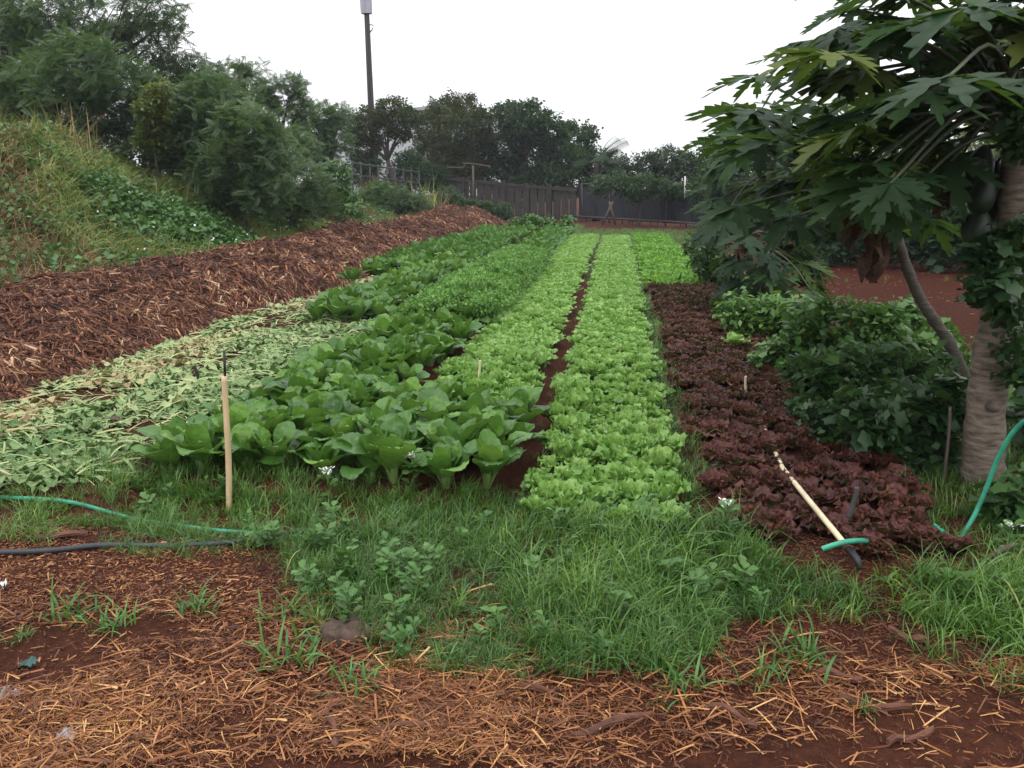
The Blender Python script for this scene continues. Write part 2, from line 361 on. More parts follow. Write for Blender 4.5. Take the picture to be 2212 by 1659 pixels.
c = mixc(n, l, math_n(n, l, 'MULTIPLY', mr2.outputs[0], .95), c, ramp_node(n, [(.3, (.020, .006, .004)), (.55, (.055, .015, .008)), (.75, (.10, .028, .014))], nz2, l))  # soil field at right: redder, with tree shade painted into its darker colour
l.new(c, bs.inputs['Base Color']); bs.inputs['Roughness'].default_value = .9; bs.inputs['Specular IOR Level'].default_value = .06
hh = math_n(n, l, 'ADD', nz2, math_n(n, l, 'MULTIPLY', nz3, .5)); bump(n, l, hh, .9, .03, bs)
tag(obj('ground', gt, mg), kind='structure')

# ------------------------------------------------------------------ strips: chips, straw, blades, leaves
def strip(L=1, w=.1, n=3, bend=.15, r=.5, twist=0):
    s = np.linspace(0, 1, n); z = bend * (s - .5) ** 2 * -4 + bend
    P = np.zeros((n, 2, 3)); P[:, 0] = np.stack([(s - .5) * L, -w / 2 * np.ones(n), z], -1); P[:, 1] = np.stack([(s - .5) * L, w / 2 * np.ones(n), z + twist * (s - .5)], -1)
    return grid(P, r=np.full(n * 2, r))
def chip(w, th, seed):
    r = np.random.default_rng(seed); v = box((0, 0, 0), (1, w, th)).v.copy()
    v[:, 0] *= 1 + .25 * r.normal(size=8) * .5; v[:, 1] *= np.where(v[:, 0] > 0, r.uniform(.3, 1), r.uniform(.5, 1)); v[:, 2] += r.normal(size=8) * th * .4
    t = box((0, 0, 0), (1, 1, 1)); return T(v, t.lp, t.tt)
CHIPS = [chip(w, .09, i) for i, w in enumerate((.12, .2, .28, .36, .16))]
STRAWS = [strip(1, .036, 4, .06, twist=.03), strip(1, .026, 4, .12, twist=-.03), strip(1, .04, 4, .03, twist=.08), strip(1, .06, 3, .02, twist=.05), strip(1, .03, 5, -.05, twist=.1)]
def blade(L=1, w=.02, lean=.6, n=6, a0=.1):
    s = np.linspace(0, 1, n); ang = a0 + lean * s ** 1.3
    ds = L / (n - 1); x = np.concatenate([[0], np.cumsum(np.sin(ang[:-1]) * ds)]); z = np.concatenate([[0], np.cumsum(np.cos(ang[:-1]) * ds)])
    hw = w / 2 * np.minimum(1, .55 + s * 2) * (1 - s ** 3) + w * .02
    P = np.stack([np.stack([x, -hw, z], -1), np.stack([x, hw, z + hw * .3], -1)], 1)
    return grid(P, np.repeat(s, 2))
def tuft(nb, L, w, lean, seed, spread=.04, upright=.25):
    r = np.random.default_rng(seed); ts = []
    for i in range(nb):
        b = blade(L * r.uniform(.45, 1.1), w * r.uniform(.6, 1.2), lean * r.uniform(.3, 1.4), 6, upright * r.uniform(0, 1.8))
        ts.append(b.move(rot(r.uniform(0, 6.28)), (r.normal() * spread, r.normal() * spread, 0)).rn(r.random()))
    return merge(ts)
def leaf(L, wmax, a0, a1, pet=.3, cup=.25, rip=0., fr=5., na=9, nc=5, seed=0, pw=.012, shape=0, veins=0.):
    """one leaf growing out along +x; a0/a1 angle from vertical at base and tip; pet = stalk share"""
    r = np.random.default_rng(seed); s = np.linspace(0, 1, na); ang = a0 + (a1 - a0) * s ** 1.5; ds = L / (na - 1)
    x = np.concatenate([[0], np.cumsum(np.sin(ang[:-1]) * ds)]); z = np.concatenate([[0], np.cumsum(np.cos(ang[:-1]) * ds)])
    q = np.clip((s - pet) / (1 - pet), 0, 1)
    if shape == 0: prof = np.sin(np.pi * np.clip(q * .985, 0, 1) ** 1.1) ** .6
    else: prof = np.sin(np.pi * np.clip(q * .9, 0, 1) ** .85) ** .5
    hw = np.maximum(pw * (1 - .4 * q), wmax / 2 * prof); hw[-1] = max(min(hw[-1], wmax * .18), .002)
    if shape: hw[-1] = wmax * .22
    c = np.linspace(-1, 1, nc); ph = r.uniform(0, 6.28)
    P = np.zeros((na, nc, 3)); nx, nzv = -np.cos(ang), np.sin(ang)
    lift = cup * np.abs(c)[None] ** 1.6 * hw[:, None] + rip * (q[:, None] ** .5) * np.abs(c)[None] ** 1.5 * np.sin(fr * s[:, None] * 6.28 + ph + 2 * np.sign(c)[None]) * (q[:, None] > 0) + rip * .25 * r.normal(size=(na, nc)) * (q[:, None] > 0)
    if veins: lift = lift + veins * np.sin(6.28 * (8.5 * s[:, None] - 1.6 * np.abs(c)[None])) * (q[:, None] > .03) * np.minimum(1, np.abs(c)[None] * 2.5) * (1.1 - np.abs(c)[None])
    P[..., 0] = x[:, None] + nx[:, None] * lift; P[..., 1] = c[None] * hw[:, None] * (1 - .2 * cup * np.abs(c)[None]); P[..., 2] = z[:, None] + nzv[:, None] * lift
    a = np.broadcast_to(c[None], (na, nc)).copy() * .98; a = np.abs(a)
    a[s < pet * .9] = -1
    return grid(P, a)
def plant(n, seed, L=(.2, .28), w=(.1, .14), a0=(.05, .5), a1=(.5, 1.5), inner=.15, **kw):
    r = np.random.default_rng(seed); ts = []
    for i in range(n):
        f = (i + .5) / n                      # 0 inner .. 1 outer
        k = dict(kw); rr = k.pop('rscale', (.75, 1))
        LL = r.uniform(*L) * (rr[0] + (rr[1] - rr[0]) * f)
        t = leaf(LL, r.uniform(*w) * (rr[0] + (rr[1] - rr[0]) * f), a0[0] + (a0[1] - a0[0]) * f + r.normal() * .06, a1[0] + (a1[1] - a1[0]) * f + r.normal() * .15, seed=seed * 97 + i, **k)
        yaw = i * 2.4 + r.normal() * .4
        ts.append(t.move(rot(yaw, 0, r.normal() * .1), (math.cos(yaw) * .012, math.sin(yaw) * .012, 0)).rn(min(1, max(0, .85 - .55 * f + r.normal() * .22))))
    return ts
def on_ground(P): P = np.asarray(P, float); return np.stack([P[:, 0], P[:, 1], H(P[:, 0], P[:, 1])], -1)

# ------------------------------------------------------------------ crops
rng = np.random.default_rng(11)
def bed_points(x0, x1, y0, y1, sp, jit=.03):
    nx = max(2, int(round((x1 - x0) / sp))); ny = int(round((y1 - y0) / sp)); pts = []
    for j in range(ny):
        for i in range(nx):
            pts.append((x0 + (i + .5 + .25 * ((j % 2) - .5)) * (x1 - x0) / nx + rng.normal() * jit, y0 + (j + .5) * (y1 - y0) / ny + rng.normal() * jit))
    return np.array(pts)
def rest_stuff(name, P, tpls, mats, s0, label, cat):
    P = on_ground(P); k = len(P)
    R = rot(rng.uniform(0, 6.28, k), rng.normal(0, .08, k), rng.normal(0, .08, k))
    t = inst_many(tpls, R, P, rng.uniform(.8, 1.2, k) * s0, rng.random(k), rng)
    return tag(obj(name, t, mats), label, cat, kind='stuff')
# bright lettuce: two beds, the nearest 300 as plants of their own, the rest one mass
LETT = [mesh('lettuce_head', merge(plant(22, 40 + i, L=(.095, .155), w=(.065, .11), a0=(.0, .95), a1=(.3, 1.7), pet=.05, cup=.3, rip=.016, fr=2.2, na=8, nc=7, pw=.010, shape=1, rscale=(.7, 1))), M['lettuce']) for i in range(7)]
LET_T = [merge(plant(16, 60 + i, L=(.10, .155), w=(.085, .12), a0=(.0, .9), a1=(.3, 1.7), pet=.05, cup=.3, rip=.016, fr=2.2, na=5, nc=5, pw=.010, shape=1, rscale=(.7, 1))) for i in range(4)]
pa = bed_points(-1.33, -.585, 5.15, 25.6, .112, .035); pb = bed_points(-.355, .33, 3.5, 25.2, .112, .035)
PB = np.vstack([np.c_[pa, np.zeros(len(pa))], np.c_[pb, np.ones(len(pb))]]); PB = PB[np.argsort(PB[:, 1])]
for k, (x, y, b) in enumerate(PB[:300]):
    o = bpy.data.objects.new('lettuce', LETT[k % 7]); COL.objects.link(o)
    o.location = (x, y, float(H(x, y))); o.rotation_euler = (rng.normal() * .1, rng.normal() * .1, rng.uniform(0, 6.28)); s = rng.uniform(.6, 1.05); o.scale = (s, s, s * rng.uniform(.95, 1.4))
    if b: tag(o, 'bright green lettuce head packed in the middle bed beside the bare dark path', 'lettuce', 'lettuces in the long middle bed')
    else: tag(o, 'bright green lettuce head in the bed behind the large front leafy mustard plants', 'lettuce', 'lettuces in the bed left of the bare path')
rest_stuff('far_lettuce', PB[300:, :2], LET_T, M['lettuce'], .85, 'bright green lettuce at the far ends of two beds, reading as one mass', 'lettuce')
YT = [merge(plant(9, 70 + i, L=(.09, .13), w=(.05, .08), a0=(.05, .7), a1=(.3, 1.6), pet=.15, cup=.3, rip=.008, na=4, nc=3, pw=.006, rscale=(.6, 1))) for i in range(4)]
rest_stuff('young_greens', bed_points(.44, 1.56, 12.75, 26.5, .13, .03), YT, M['young'], 1.05, 'young pale green seedlings filling the bed beyond the red lettuce', 'seedlings')
# red lettuce
RED = [mesh('red_lettuce_head', merge(plant(30, 80 + i, L=(.075, .135), w=(.055, .085), a0=(.0, .9), a1=(.2, 1.5), pet=.05, cup=.25, rip=.017, fr=2.6, na=8, nc=7, pw=.01, shape=1, rscale=(.6, 1))), M['redlet']) for i in range(7)]
pr = bed_points(.52, 1.53, 3.34, 12.6, .15, .045)
qx, qy = proj(on_ground(pr)); keep = ~((qx > 1900) & (qy > 1205)) & ~((qx < 1720) & (qy > 1170))
pr = pr[keep][np.argsort(pr[keep][:, 1])]
RP = pr[300:]; pr = pr[:300]
for k, (x, y) in enumerate(pr):
    o = bpy.data.objects.new('red_lettuce', RED[k % 7]); COL.objects.link(o)
    o.location = (x, y, float(H(x, y))); o.rotation_euler = (rng.normal() * .1, rng.normal() * .1, rng.uniform(0, 6.28)); s = rng.uniform(.98, 1.28); o.scale = (s, s, s * rng.uniform(.72, .98))
    tag(o, 'dark red frilly lettuce in the maroon bed right of the green lettuce', 'red lettuce', 'red lettuces in the maroon bed')
if len(RP): rest_stuff('far_red_lettuce', RP, [merge(plant(16, 95 + i, L=(.11, .15), w=(.09, .12), a0=(.05, .85), a1=(.2, 1.6), pet=.05, cup=.25, rip=.026, fr=3, na=5, nc=5, pw=.01, shape=1)) for i in range(3)], M['redlet'], .95, 'dark red lettuce at the far end of the maroon bed', 'red lettuce')
# leafy mustard (choy): front block, left block, far blocks
CK = dict(L=(.27, .38), w=(.14, .205), a0=(.02, .48), a1=(.25, 1.95), pet=.36, cup=.16, rip=.010, fr=1.9, na=30, nc=9, pw=.010, veins=.0032)
CH_L = [plant(10, 120 + i, **CK) for i in range(6)]
CH_PARTS = [[mesh('leaf', t, M['choy']) for t in ts] for ts in CH_L]
CH_ONE = [mesh('mustard_plant', merge(ts), M['choy']) for ts in CH_L]
CH_T = [merge(plant(9, 140 + i, L=(.26, .36), w=(.12, .17), a0=(.02, .5), a1=(.1, 1.5), pet=.34, cup=.28, rip=.01, fr=1.7, na=6, nc=3, pw=.012)) for i in range(5)]
c1 = bed_points(-1.38, -.50, 3.85, 5.25, .2, .04)
c2 = bed_points(-2.46, -1.40, 3.9, 9.0, .195, .04)
c3 = bed_points(-3.35, -2.62, 8.7, 27, .22, .03); c4 = bed_points(-4.4, -3.5, 13.2, 27, .22, .03); c5 = bed_points(-2.2, -1.42, 15.6, 27, .22, .03)
GR = {1: ('large glossy mustard plant in the front block before the left lettuce bed', 'mustard plants in the front block'),
      2: ('broad leafy mustard plant in the left block beside the cut leaves', 'mustard plants in the left block'),
      3: ('leafy mustard plant in the dark green block behind the cut leaves', 'mustard plants behind the cut leaves')}
AL = np.vstack([np.c_[c1, np.full(len(c1), 1)], np.c_[c2, np.full(len(c2), 2)], np.c_[np.vstack([c3, c4, c5]), np.full(len(c3) + len(c4) + len(c5), 3)]])
AL = AL[np.argsort(AL[:, 1])]
AL = AL[~((AL[:, 2] == 2) & (AL[:, 0] > -1.50) & (AL[:, 1] > 5.3) & (AL[:, 1] < 6.6))]
for k, (x, y, g) in enumerate(AL[:300]):
    if y < 5.6:
        o = bpy.data.objects.new('mustard_plant', None); COL.objects.link(o); o.empty_display_size = .05
        for me in CH_PARTS[k % 6]:
            c_ = bpy.data.objects.new('leaf', me); COL.objects.link(c_); c_.parent = o
    else:
        o = bpy.data.objects.new('mustard_plant', CH_ONE[k % 6]); COL.objects.link(o)
    o.location = (x, y, float(H(x, y)) - .02); o.rotation_euler = (rng.normal() * .1, rng.normal() * .1, rng.uniform(0, 6.28))
    s = rng.uniform(.78, 1.15) * (.92 if g == 2 else 1.0); o.scale = (s, s, s * rng.uniform(.95, 1.2))
    tag(o, GR[int(g)][0], 'mustard plant', GR[int(g)][1])
rest_stuff('far_mustard', AL[300:, :2], CH_T, M['choy_far'], 1.0, 'dark green mustard leaves at the far end of the left beds, one mass', 'mustard')
# feathery herb bed
def herb(seed):
    r = np.random.default_rng(seed); ts = []
    for i in range(30):
        yaw, tilt = r.uniform(0, 6.28), r.uniform(.0, .75); d = np.array([math.cos(yaw) * math.sin(tilt), math.sin(yaw) * math.sin(tilt), math.cos(tilt)])
        b = d * r.uniform(.22, .32)
        for j in range(7):
            ts.append(leaf(.042, .026, .5, 1.7, pet=.1, na=3, nc=2, seed=i * 7 + j, pw=.003).move(rot(r.uniform(0, 6.28), r.normal() * .5, r.normal() * .4), b + r.normal(size=3) * .022).rn(min(1, max(0, .5 + .2 * r.normal()))))
    return merge(ts)
HP = bed_points(-2.25, -1.3, 8.6, 15.9, .12, .05); g = on_ground(HP); k = len(HP)
hs_ = (1.05 - .42 * np.abs((HP[:, 0] + 1.78) / .52) ** 3) * (.85 + .4 * fbm(HP[:, 0] * 3, HP[:, 1] * 3, 57)) * rng.uniform(.85, 1.12, k)
tag(obj('herb_bed', inst_many([herb(200 + i) for i in range(4)], rot(rng.uniform(0, 6.28, k), rng.normal(0, .1, k)), g, hs_, rng.random(k), rng, .5), M['herb']), 'fine feathery mid green herbs in a mounded bed beside the lettuce', 'herbs', kind='stuff')
# harvested bed: cut leaves lying flat
def in_cut(P):
    x, y = P[:, 0], P[:, 1]
    return ((x > -4.2) & (x < -3.3) & (y < 13.3) & (y > 3.72)) | ((x >= -3.3) & (x < -2.42 - .04 * (y - 4)) & (y < 8.9) & (y > 3.68))
N = 30000; P = np.c_[rng.uniform(-4.6, -2.3, N), rng.uniform(3.55, 13.3, N)]; P = P[in_cut(P)]
qx, qy = proj(on_ground(P)); P = P[(vnoise(P[:, 0] * 3, P[:, 1] * 1.5, 31) > .42)]
CUT = [leaf(.27, .06 + .012 * i, 1.5, 1.62, pet=.3, cup=.12, rip=.034, fr=2.1, na=9, nc=5, seed=300 + i, pw=.008) for i in range(6)]
g = on_ground(P); g[:, 2] += rng.uniform(.0, .035, len(P)); k = len(P)
ct = inst_many(CUT, rot(rng.normal(.5, .7, k) + np.pi * (rng.random(k) < .5), rng.normal(0, .12, k), rng.normal(0, .2, k)), g, .3 + .55 * rng.random(k) ** 2, np.clip(.42 * rng.random(k) + .12 + .5 * sst(3.45, 3.85, -P[:, 0]) * sst(-4.25, -4.0, P[:, 0]) + .7 * (fbm(P[:, 0] * 2.5, P[:, 1] * 1.6, 33) - .42), 0, 1), rng, .85)
P2 = np.c_[rng.uniform(-4.6, -2.3, 4500), rng.uniform(3.55, 13.3, 4500)]; P2 = P2[in_cut(P2)]
g2 = on_ground(P2); g2[:, 2] += rng.uniform(.02, .06, len(P2)); k = len(P2)
st_ = inst_many([strip(1, .07, 4, .06), strip(1, .05, 4, .12)], rot(rng.normal(.5, .7, k), rng.normal(0, .15, k), rng.normal(0, .3, k)), g2, rng.uniform(.07, .24, k), rng.random(k), rng, 1).mat(1)
tag(obj('cut_leaves', merge([ct, st_]), [M['cut'], M['cutstem']]), 'pale wilted cut leaves and stalks strewn flat over the harvested bed', 'cut leaves', kind='stuff')

# ------------------------------------------------------------------ mulch windrow
def wind(x, y):
    c = -5.42 + .18 * np.sin(y * .6) + .25 * (fbm(y * .5, y * 0 + 3, 41) - .45)
    h = np.interp(y, [-3, 2, 5, 10, 20, 30, 31.5, 33], [.66, .66, .66, .74, .88, 1.08, .7, 0]) * (1 + .4 * (fbm(y * .8, y * 0, 43) - .45))
    d = np.asarray(x) - c; w = np.where(d > 0, 1.38, 1.6)
    p = np.clip(1 - np.abs(d) / w, 0, 1)
    return h * (p ** .72) * (1 - .14 * p ** 4) + (.34 * (fbm(np.asarray(x) * 1.7, y * 1.7, 47) - .42) + .09 * (fbm(np.asarray(x) * 8, y * 8, 48) - .45)) * sst(0, .2, p)
wx = np.linspace(-7.3, -3.9, 74); wy = axis((-3, 4, .3), (4, 14, .08), (14, 33.2, .16))
X, Y = np.meshgrid(wx, wy, indexing='ij'); Z = np.maximum(wind(X, Y), -.05) + np.where(X < -6, hill(X, Y) * .2, 0) - .03
wt = grid(np.stack([X, Y, Z], -1))
wp = tag(obj('mulch_pile', wt, M['mulchbase']), 'long red brown ridge of shredded wood mulch below the grassy bank', 'mulch pile')
def wz(x, y): return np.maximum(wind(x, y), -.02) + np.where(x < -6, hill(x, y) * .2, 0)
ts = []
for (ya, yb, N, lo, hi) in ((3.5, 9, 60000, .02, .16), (9, 16, 45000, .03, .2), (16, 33, 34000, .05, .26)):
    x = rng.uniform(-6.6, -4.0, N); y = rng.uniform(ya, yb, N); z = wz(x, y); e = .03
    sx_ = (wz(x + e, y) - z) / e; sy_ = (wz(x, y + e) - z) / e
    yaw = rng.uniform(0, 6.28, N); sl = sx_ * np.cos(yaw) + sy_ * np.sin(yaw)
    Rm = rot(yaw, -np.arctan(sl) + rng.normal(0, .22, N), rng.normal(0, .4, N))
    pn = fbm(x * 1.5, y * 1.5, 51); rv = np.clip(rng.random(N) ** 1.5 + (pn - .45) * .9, 0, 1)
    ts.append(inst_many([CHIPS[0], strip(1, .05, 4, .08, twist=.03), strip(1, .035, 4, .16, twist=-.03), strip(1, .06, 4, .03, twist=.05)], Rm, np.stack([x, y, z + rng.uniform(-.01, .03, N)], -1), lo + (hi - lo) * rng.random(N) ** 3.2, rv, rng, 1))
sh = obj('shreds', merge(ts), M['shreds'], wp); tag(sh, kind='stuff')

# ------------------------------------------------------------------ foreground mulch: chips and straw
GRASS_POLY = [(-80, 1075), (230, 1050), (560, 1075), (1150, 1085), (1190, 1110), (1470, 1110), (1540, 1120), (1640, 1190), (1760, 1225), (2090, 1245), (2300, 1210), (2300, 1470), (2080, 1380), (1900, 1300), (1780, 1285), (1700, 1330), (1570, 1370), (1520, 1490), (1380, 1460), (1200, 1480), (1000, 1440), (830, 1430), (690, 1320), (640, 1230), (560, 1175), (200, 1115), (-80, 1100)]
def fore(N, y0, y1, x0=-3.6, x1=3.2):
    P = np.c_[rng.uniform(x0, x1, N), y0 + (y1 - y0) * rng.random(N)]; return P
def soilpatch(P):          # bare red soil: bottom right corner, left edge, bottom middle
    qx, qy = proj(on_ground(P)); s = np.zeros(len(P))
    for cx, cy, rx, ry in ((2212, 1600, 420, 120), (1900, 1660, 500, 60), (40, 1420, 210, 70), (800, 1680, 330, 45), (300, 1360, 120, 30)):
        s = np.maximum(s, 1.25 - np.hypot((qx - cx) / rx, (qy - cy) / ry))
    return np.clip(s * 2.2, 0, 1)
P = fore(230000, 1.55, 4.0); qx, qy = proj(on_ground(P))
dens = (1 - .88 * soilpatch(P)) * np.clip(.6 + 1.5 * (fbm(P[:, 0] * 2.2, P[:, 1] * 2.2, 61) - .25), .3, 1) * np.where(in_poly(qx, qy, GRASS_POLY), .25, 1) * np.where(qy < 1110, .0, 1)
dark = (qx > 1650) & (qy > 1290) & (qy < 1450)
P = P[rng.random(len(P)) < dens]; g = on_ground(P); k = len(P); qx, qy = proj(g); g[:, 2] += rng.uniform(0, .012, k)
dk = ((qx > 1600) & (qy < 1480)) | ((qy < 1300) & (qx > 560))
rv = np.clip(rng.random(k) ** 1.25 * np.where(dk, .55, 1) + (fbm(P[:, 0] * 3, P[:, 1] * 3, 63) - .45) * .5, 0, 1)
ct = inst_many(CHIPS, rot(rng.uniform(0, 6.28, k), rng.normal(0, .16, k), rng.normal(0, .3, k)), g, .004 + .026 * rng.random(k) ** 3, rv, rng, 1)
P2 = np.c_[rng.uniform(2.4, 9, 4500), rng.uniform(8, 21, 4500)]; P2 = P2[fbm(P2[:, 0] * 1.2, P2[:, 1] * 2.5, 64) > .45]; g2 = on_ground(P2); k = len(P2)
ct = merge([ct, inst_many(CHIPS, rot(rng.uniform(0, 6.28, k), rng.normal(0, .2, k)), g2 + [0, 0, .01], rng.uniform(.015, .05, k), rng.random(k), rng, 1)])
tag(obj('wood_chips', ct, M['chips']), 'loose brown wood chips covering the near ground', 'wood chips', kind='stuff')
P = fore(620000, 1.55, 3.6); qx, qy = proj(on_ground(P))
sm = np.clip(.1 + 2.6 * (fbm(P[:, 0] * 1.8 + 3, P[:, 1] * 2.4, 71) - .25), .2, 1) * sst(1230, 1400, qy) * (1 - .93 * soilpatch(P)) * np.where(in_poly(qx, qy, GRASS_POLY), .22, 1) * np.where((qx > 1560) & (qy < 1430), .15, 1)
P = P[rng.random(len(P)) < sm]; g = on_ground(P); k = len(P); g[:, 2] += rng.uniform(.004, .03, k)
st_ = inst_many(STRAWS, rot(rng.normal(0, .9, k) + np.where(rng.random(k) < .3, rng.uniform(0, 6.28, k), 0), rng.normal(0, .14, k), rng.normal(0, .5, k)), g, .008 + .11 * rng.random(k) ** 6, np.clip(rng.random(k) ** 1.35 + (fbm(P[:, 0] * 4, P[:, 1] * 4, 73) - .45) * .7, 0, 1), rng, 1)
tag(obj('straw', st_, M['straw']), 'tan dry straw strewn over the chips in front', 'straw', kind='stuff')

# ------------------------------------------------------------------ grass
TU = [tuft(22, .24, .006, 1.7, 400 + i, upright=.4) for i in range(6)]
TL = [tuft(12, .34, .0055, 2.5, 430 + i, spread=.05, upright=.45) for i in range(5)]
TB = [tuft(13, .15, .012, 1.5, 420 + i, upright=.75) for i in range(5)]
P = fore(17000, 2.2, 4.15, -3.6, 3.2); qx, qy = proj(on_ground(P)); jx = 60 * (fbm(P[:, 0] * 3, P[:, 1] * 3, 88) - .45) * 2
m = in_poly(qx + jx * .6, qy + jx, GRASS_POLY); edge = in_poly(qx, qy - 70, GRASS_POLY) & ~m
cl = fbm(P[:, 0] * 3.6, P[:, 1] * 3.6, 81); cl2 = fbm(P[:, 0] * 1.3 + 5, P[:, 1] * 1.3, 86)
dn = np.where(m, np.clip(.5 + 2.6 * (cl - .36), .24, 1), np.where(edge, np.clip(2.5 * (cl - .5), 0, .35), 0))
dn = np.where((qx < 620) & m, dn * .8, dn)
keep = rng.random(len(P)) < dn; P = P[keep]; cl, cl2 = cl[keep], cl2[keep]; g = on_ground(P); k = len(P); qx, qy = proj(g)
sc = rng.uniform(.3, .75, k) * np.clip(.35 + 1.6 * cl2, .6, 1.35) * np.where(qx < 620, .7, 1) * np.where(qy < 1150, .8, 1)
sc = sc * (1 + .5 * np.exp(-((qx - 1500) / 110) ** 2 - ((qy - 1200) / 90) ** 2))
rv = np.clip(.25 * rng.random(k) + 1.3 * (cl2 - .22) + .25 * (cl - .45), .03, .93); rv = np.where(rng.random(k) < .06, 1, rv)
gs = []; wch = rng.random(k)
for tp, lo, hi, f in ((TU, 0, .5, 1), (TL, .5, .82, 1), (TB, .82, 1, 1)):
    mm = (wch >= lo) & (wch < hi); n_ = mm.sum(); gs.append(inst_many(tp, rot(rng.uniform(0, 6.28, n_), rng.normal(0, .2, n_), rng.normal(0, .2, n_)), g[mm], sc[mm] * f, rv[mm], rng, .5))
# thin grass in the paths and along the right of the red bed
for x0, x1, y0, y1, N, s in ((.3, .5, 4.0, 13, 420, .6), (-.47, -.36, 4.3, 25, 90, .4), (.28, .48, 12, 25.5, 700, .5), (1.48, 2.1, 3.5, 13, 900, .6), (1.5, 2.3, 12, 27, 900, .6), (-4.8, -1.3, 27, 33, 900, 1.0), (-1.6, 3.5, 26, 31, 900, .7), (-.55, -.3, 14, 25, 300, .5), (2.2, 6, 14, 20, 50, .5), (2.2, 4.5, 3.4, 8, 1400, .8), (-2.9, -1.2, 3.7, 4.2, 200, .6)):
    P = np.c_[rng.uniform(x0, x1, N), rng.uniform(y0, y1, N)]; g = on_ground(P)
    gs.append(inst_many(TU, rot(rng.uniform(0, 6.28, N)), g, rng.uniform(.5, 1.2, N) * s, rng.random(N) * .9, rng, .55))
tag(obj('grass', merge(gs), M['grass']), 'long wet green grass along the front and edges of the beds', 'grass', kind='stuff')

# hillside cover
hp = np.c_[rng.uniform(-14, -5.8, 36000), rng.uniform(4, 27, 36000)]; z = H(hp[:, 0], hp[:, 1]); e = .1
gxs = (H(hp[:, 0] + e, hp[:, 1]) - z) / e; gys = (H(hp[:, 0], hp[:, 1] + e) - z) / e
dn = fbm(hp[:, 0] * .55, hp[:, 1] * .55, 91); vn = fbm(hp[:, 0] * .8 + 7, hp[:, 1] * .6, 95)
pos3 = np.stack([hp[:, 0], hp[:, 1], z], -1); down = np.arctan2(-gys, -gxs)
HT = [tuft(11, .62, .011, 1.9, 500 + i, spread=.10, upright=.4) for i in range(5)]
gz_ = lambda cx, cy, r_: np.exp(-((hp[:, 0] - cx) ** 2 + (hp[:, 1] - cy) ** 2) / r_ ** 2)
vn = vn + .35 * gz_(-7.0, 13.5, 2.2) - .3 * gz_(-9.5, 12, 1.5); dn = dn - .2 * gz_(-6.7, 9.0, 1.1) + .06
kind = np.where(vn > .57, 2, np.where(dn < .395, 1, 0))
def hillset(m, tp, s0, rnd=None, yawj=.9):
    k = m.sum(); return inst_many(tp, rot(down[m] + rng.normal(0, yawj, k), .35 + rng.normal(0, .12, k), rng.normal(0, .15, k)), pos3[m], rng.uniform(.5, 1.1, k) * s0, rng.random(k) * .95 if rnd is None else rnd, rng, .6)
m0 = (kind == 0) & (rng.random(len(hp)) < .75); pn = fbm(hp[:, 0] * .5 + 3, hp[:, 1] * .5, 97)
tag(obj('hillside_grass', hillset(m0, HT, 1.0, np.clip(rng.random(m0.sum()) * .6 + (pn[m0] - .3) * 1.0, 0, 1)), M['hillgrass']), 'long yellowish green grass drooping over the left bank', 'grass', kind='stuff')
m1 = (kind == 1) & (rng.random(len(hp)) < .6)
tag(obj('dry_grass', hillset(m1, HT, .95), M['drygrass']), 'dead brown grass patches on the left bank', 'dry grass', kind='stuff')
def sprig(seed, n=26, R=.25, ls=.075):
    r = np.random.default_rng(seed); ts = []
    for i in range(n):
        d = r.normal(size=3); d /= np.linalg.norm(d); d[2] = abs(d[2]) * .8
        ts.append(leaf(ls * r.uniform(.6, 1.2), ls * .75, 1.1, 1.9, pet=.15, na=4, nc=3, cup=.15, seed=seed + i, pw=.002).move(rot(r.uniform(0, 6.28), r.normal() * .5, r.normal() * .5), d * R * r.uniform(.4, 1)).rn(r.random()))
    return merge(ts)
SP = [sprig(600 + i) for i in range(5)]
m2 = (kind == 2) & (rng.random(len(hp)) < .62)
m2b = (kind != 2) & (rng.random(len(hp)) < .10)
mm = m2 | m2b; k = mm.sum()
tag(obj('creeper', inst_many(SP, rot(rng.uniform(0, 6.28, k), rng.normal(0, .3, k), rng.normal(0, .3, k)), pos3[mm] + np.array([0, 0, .08]), rng.uniform(.7, 1.4, k), rng.random(k), rng), M['creeper']), 'dark green leafy creeper smothering parts of the left bank', 'creeper', kind='stuff')
fl = pos3[mm][rng.integers(0, k, 300)] + rng.normal(0, .2, (300, 3)) * [1, 1, .3] + [0, 0, .32]
disc = T([(math.cos(t) * .022, math.sin(t) * .022, .006 * (j % 2)) for j, t in enumerate(np.linspace(0, 6.28, 10, endpoint=False))] + [(0, 0, 0)], [q for j in range(10) for q in (j, (j + 1) % 10, 10)], [3] * 10)
tag(obj('creeper_flowers', inst(disc, rot(rng.uniform(0, 6.28, 300), rng.normal(0, .6, 300), rng.normal(.6, .5, 300)), fl, rng.uniform(.5, 1, 300), rng.random(300)), M['petal']), 'tiny white blossoms dotted over the creeper on the bank', 'blossoms', kind='stuff')

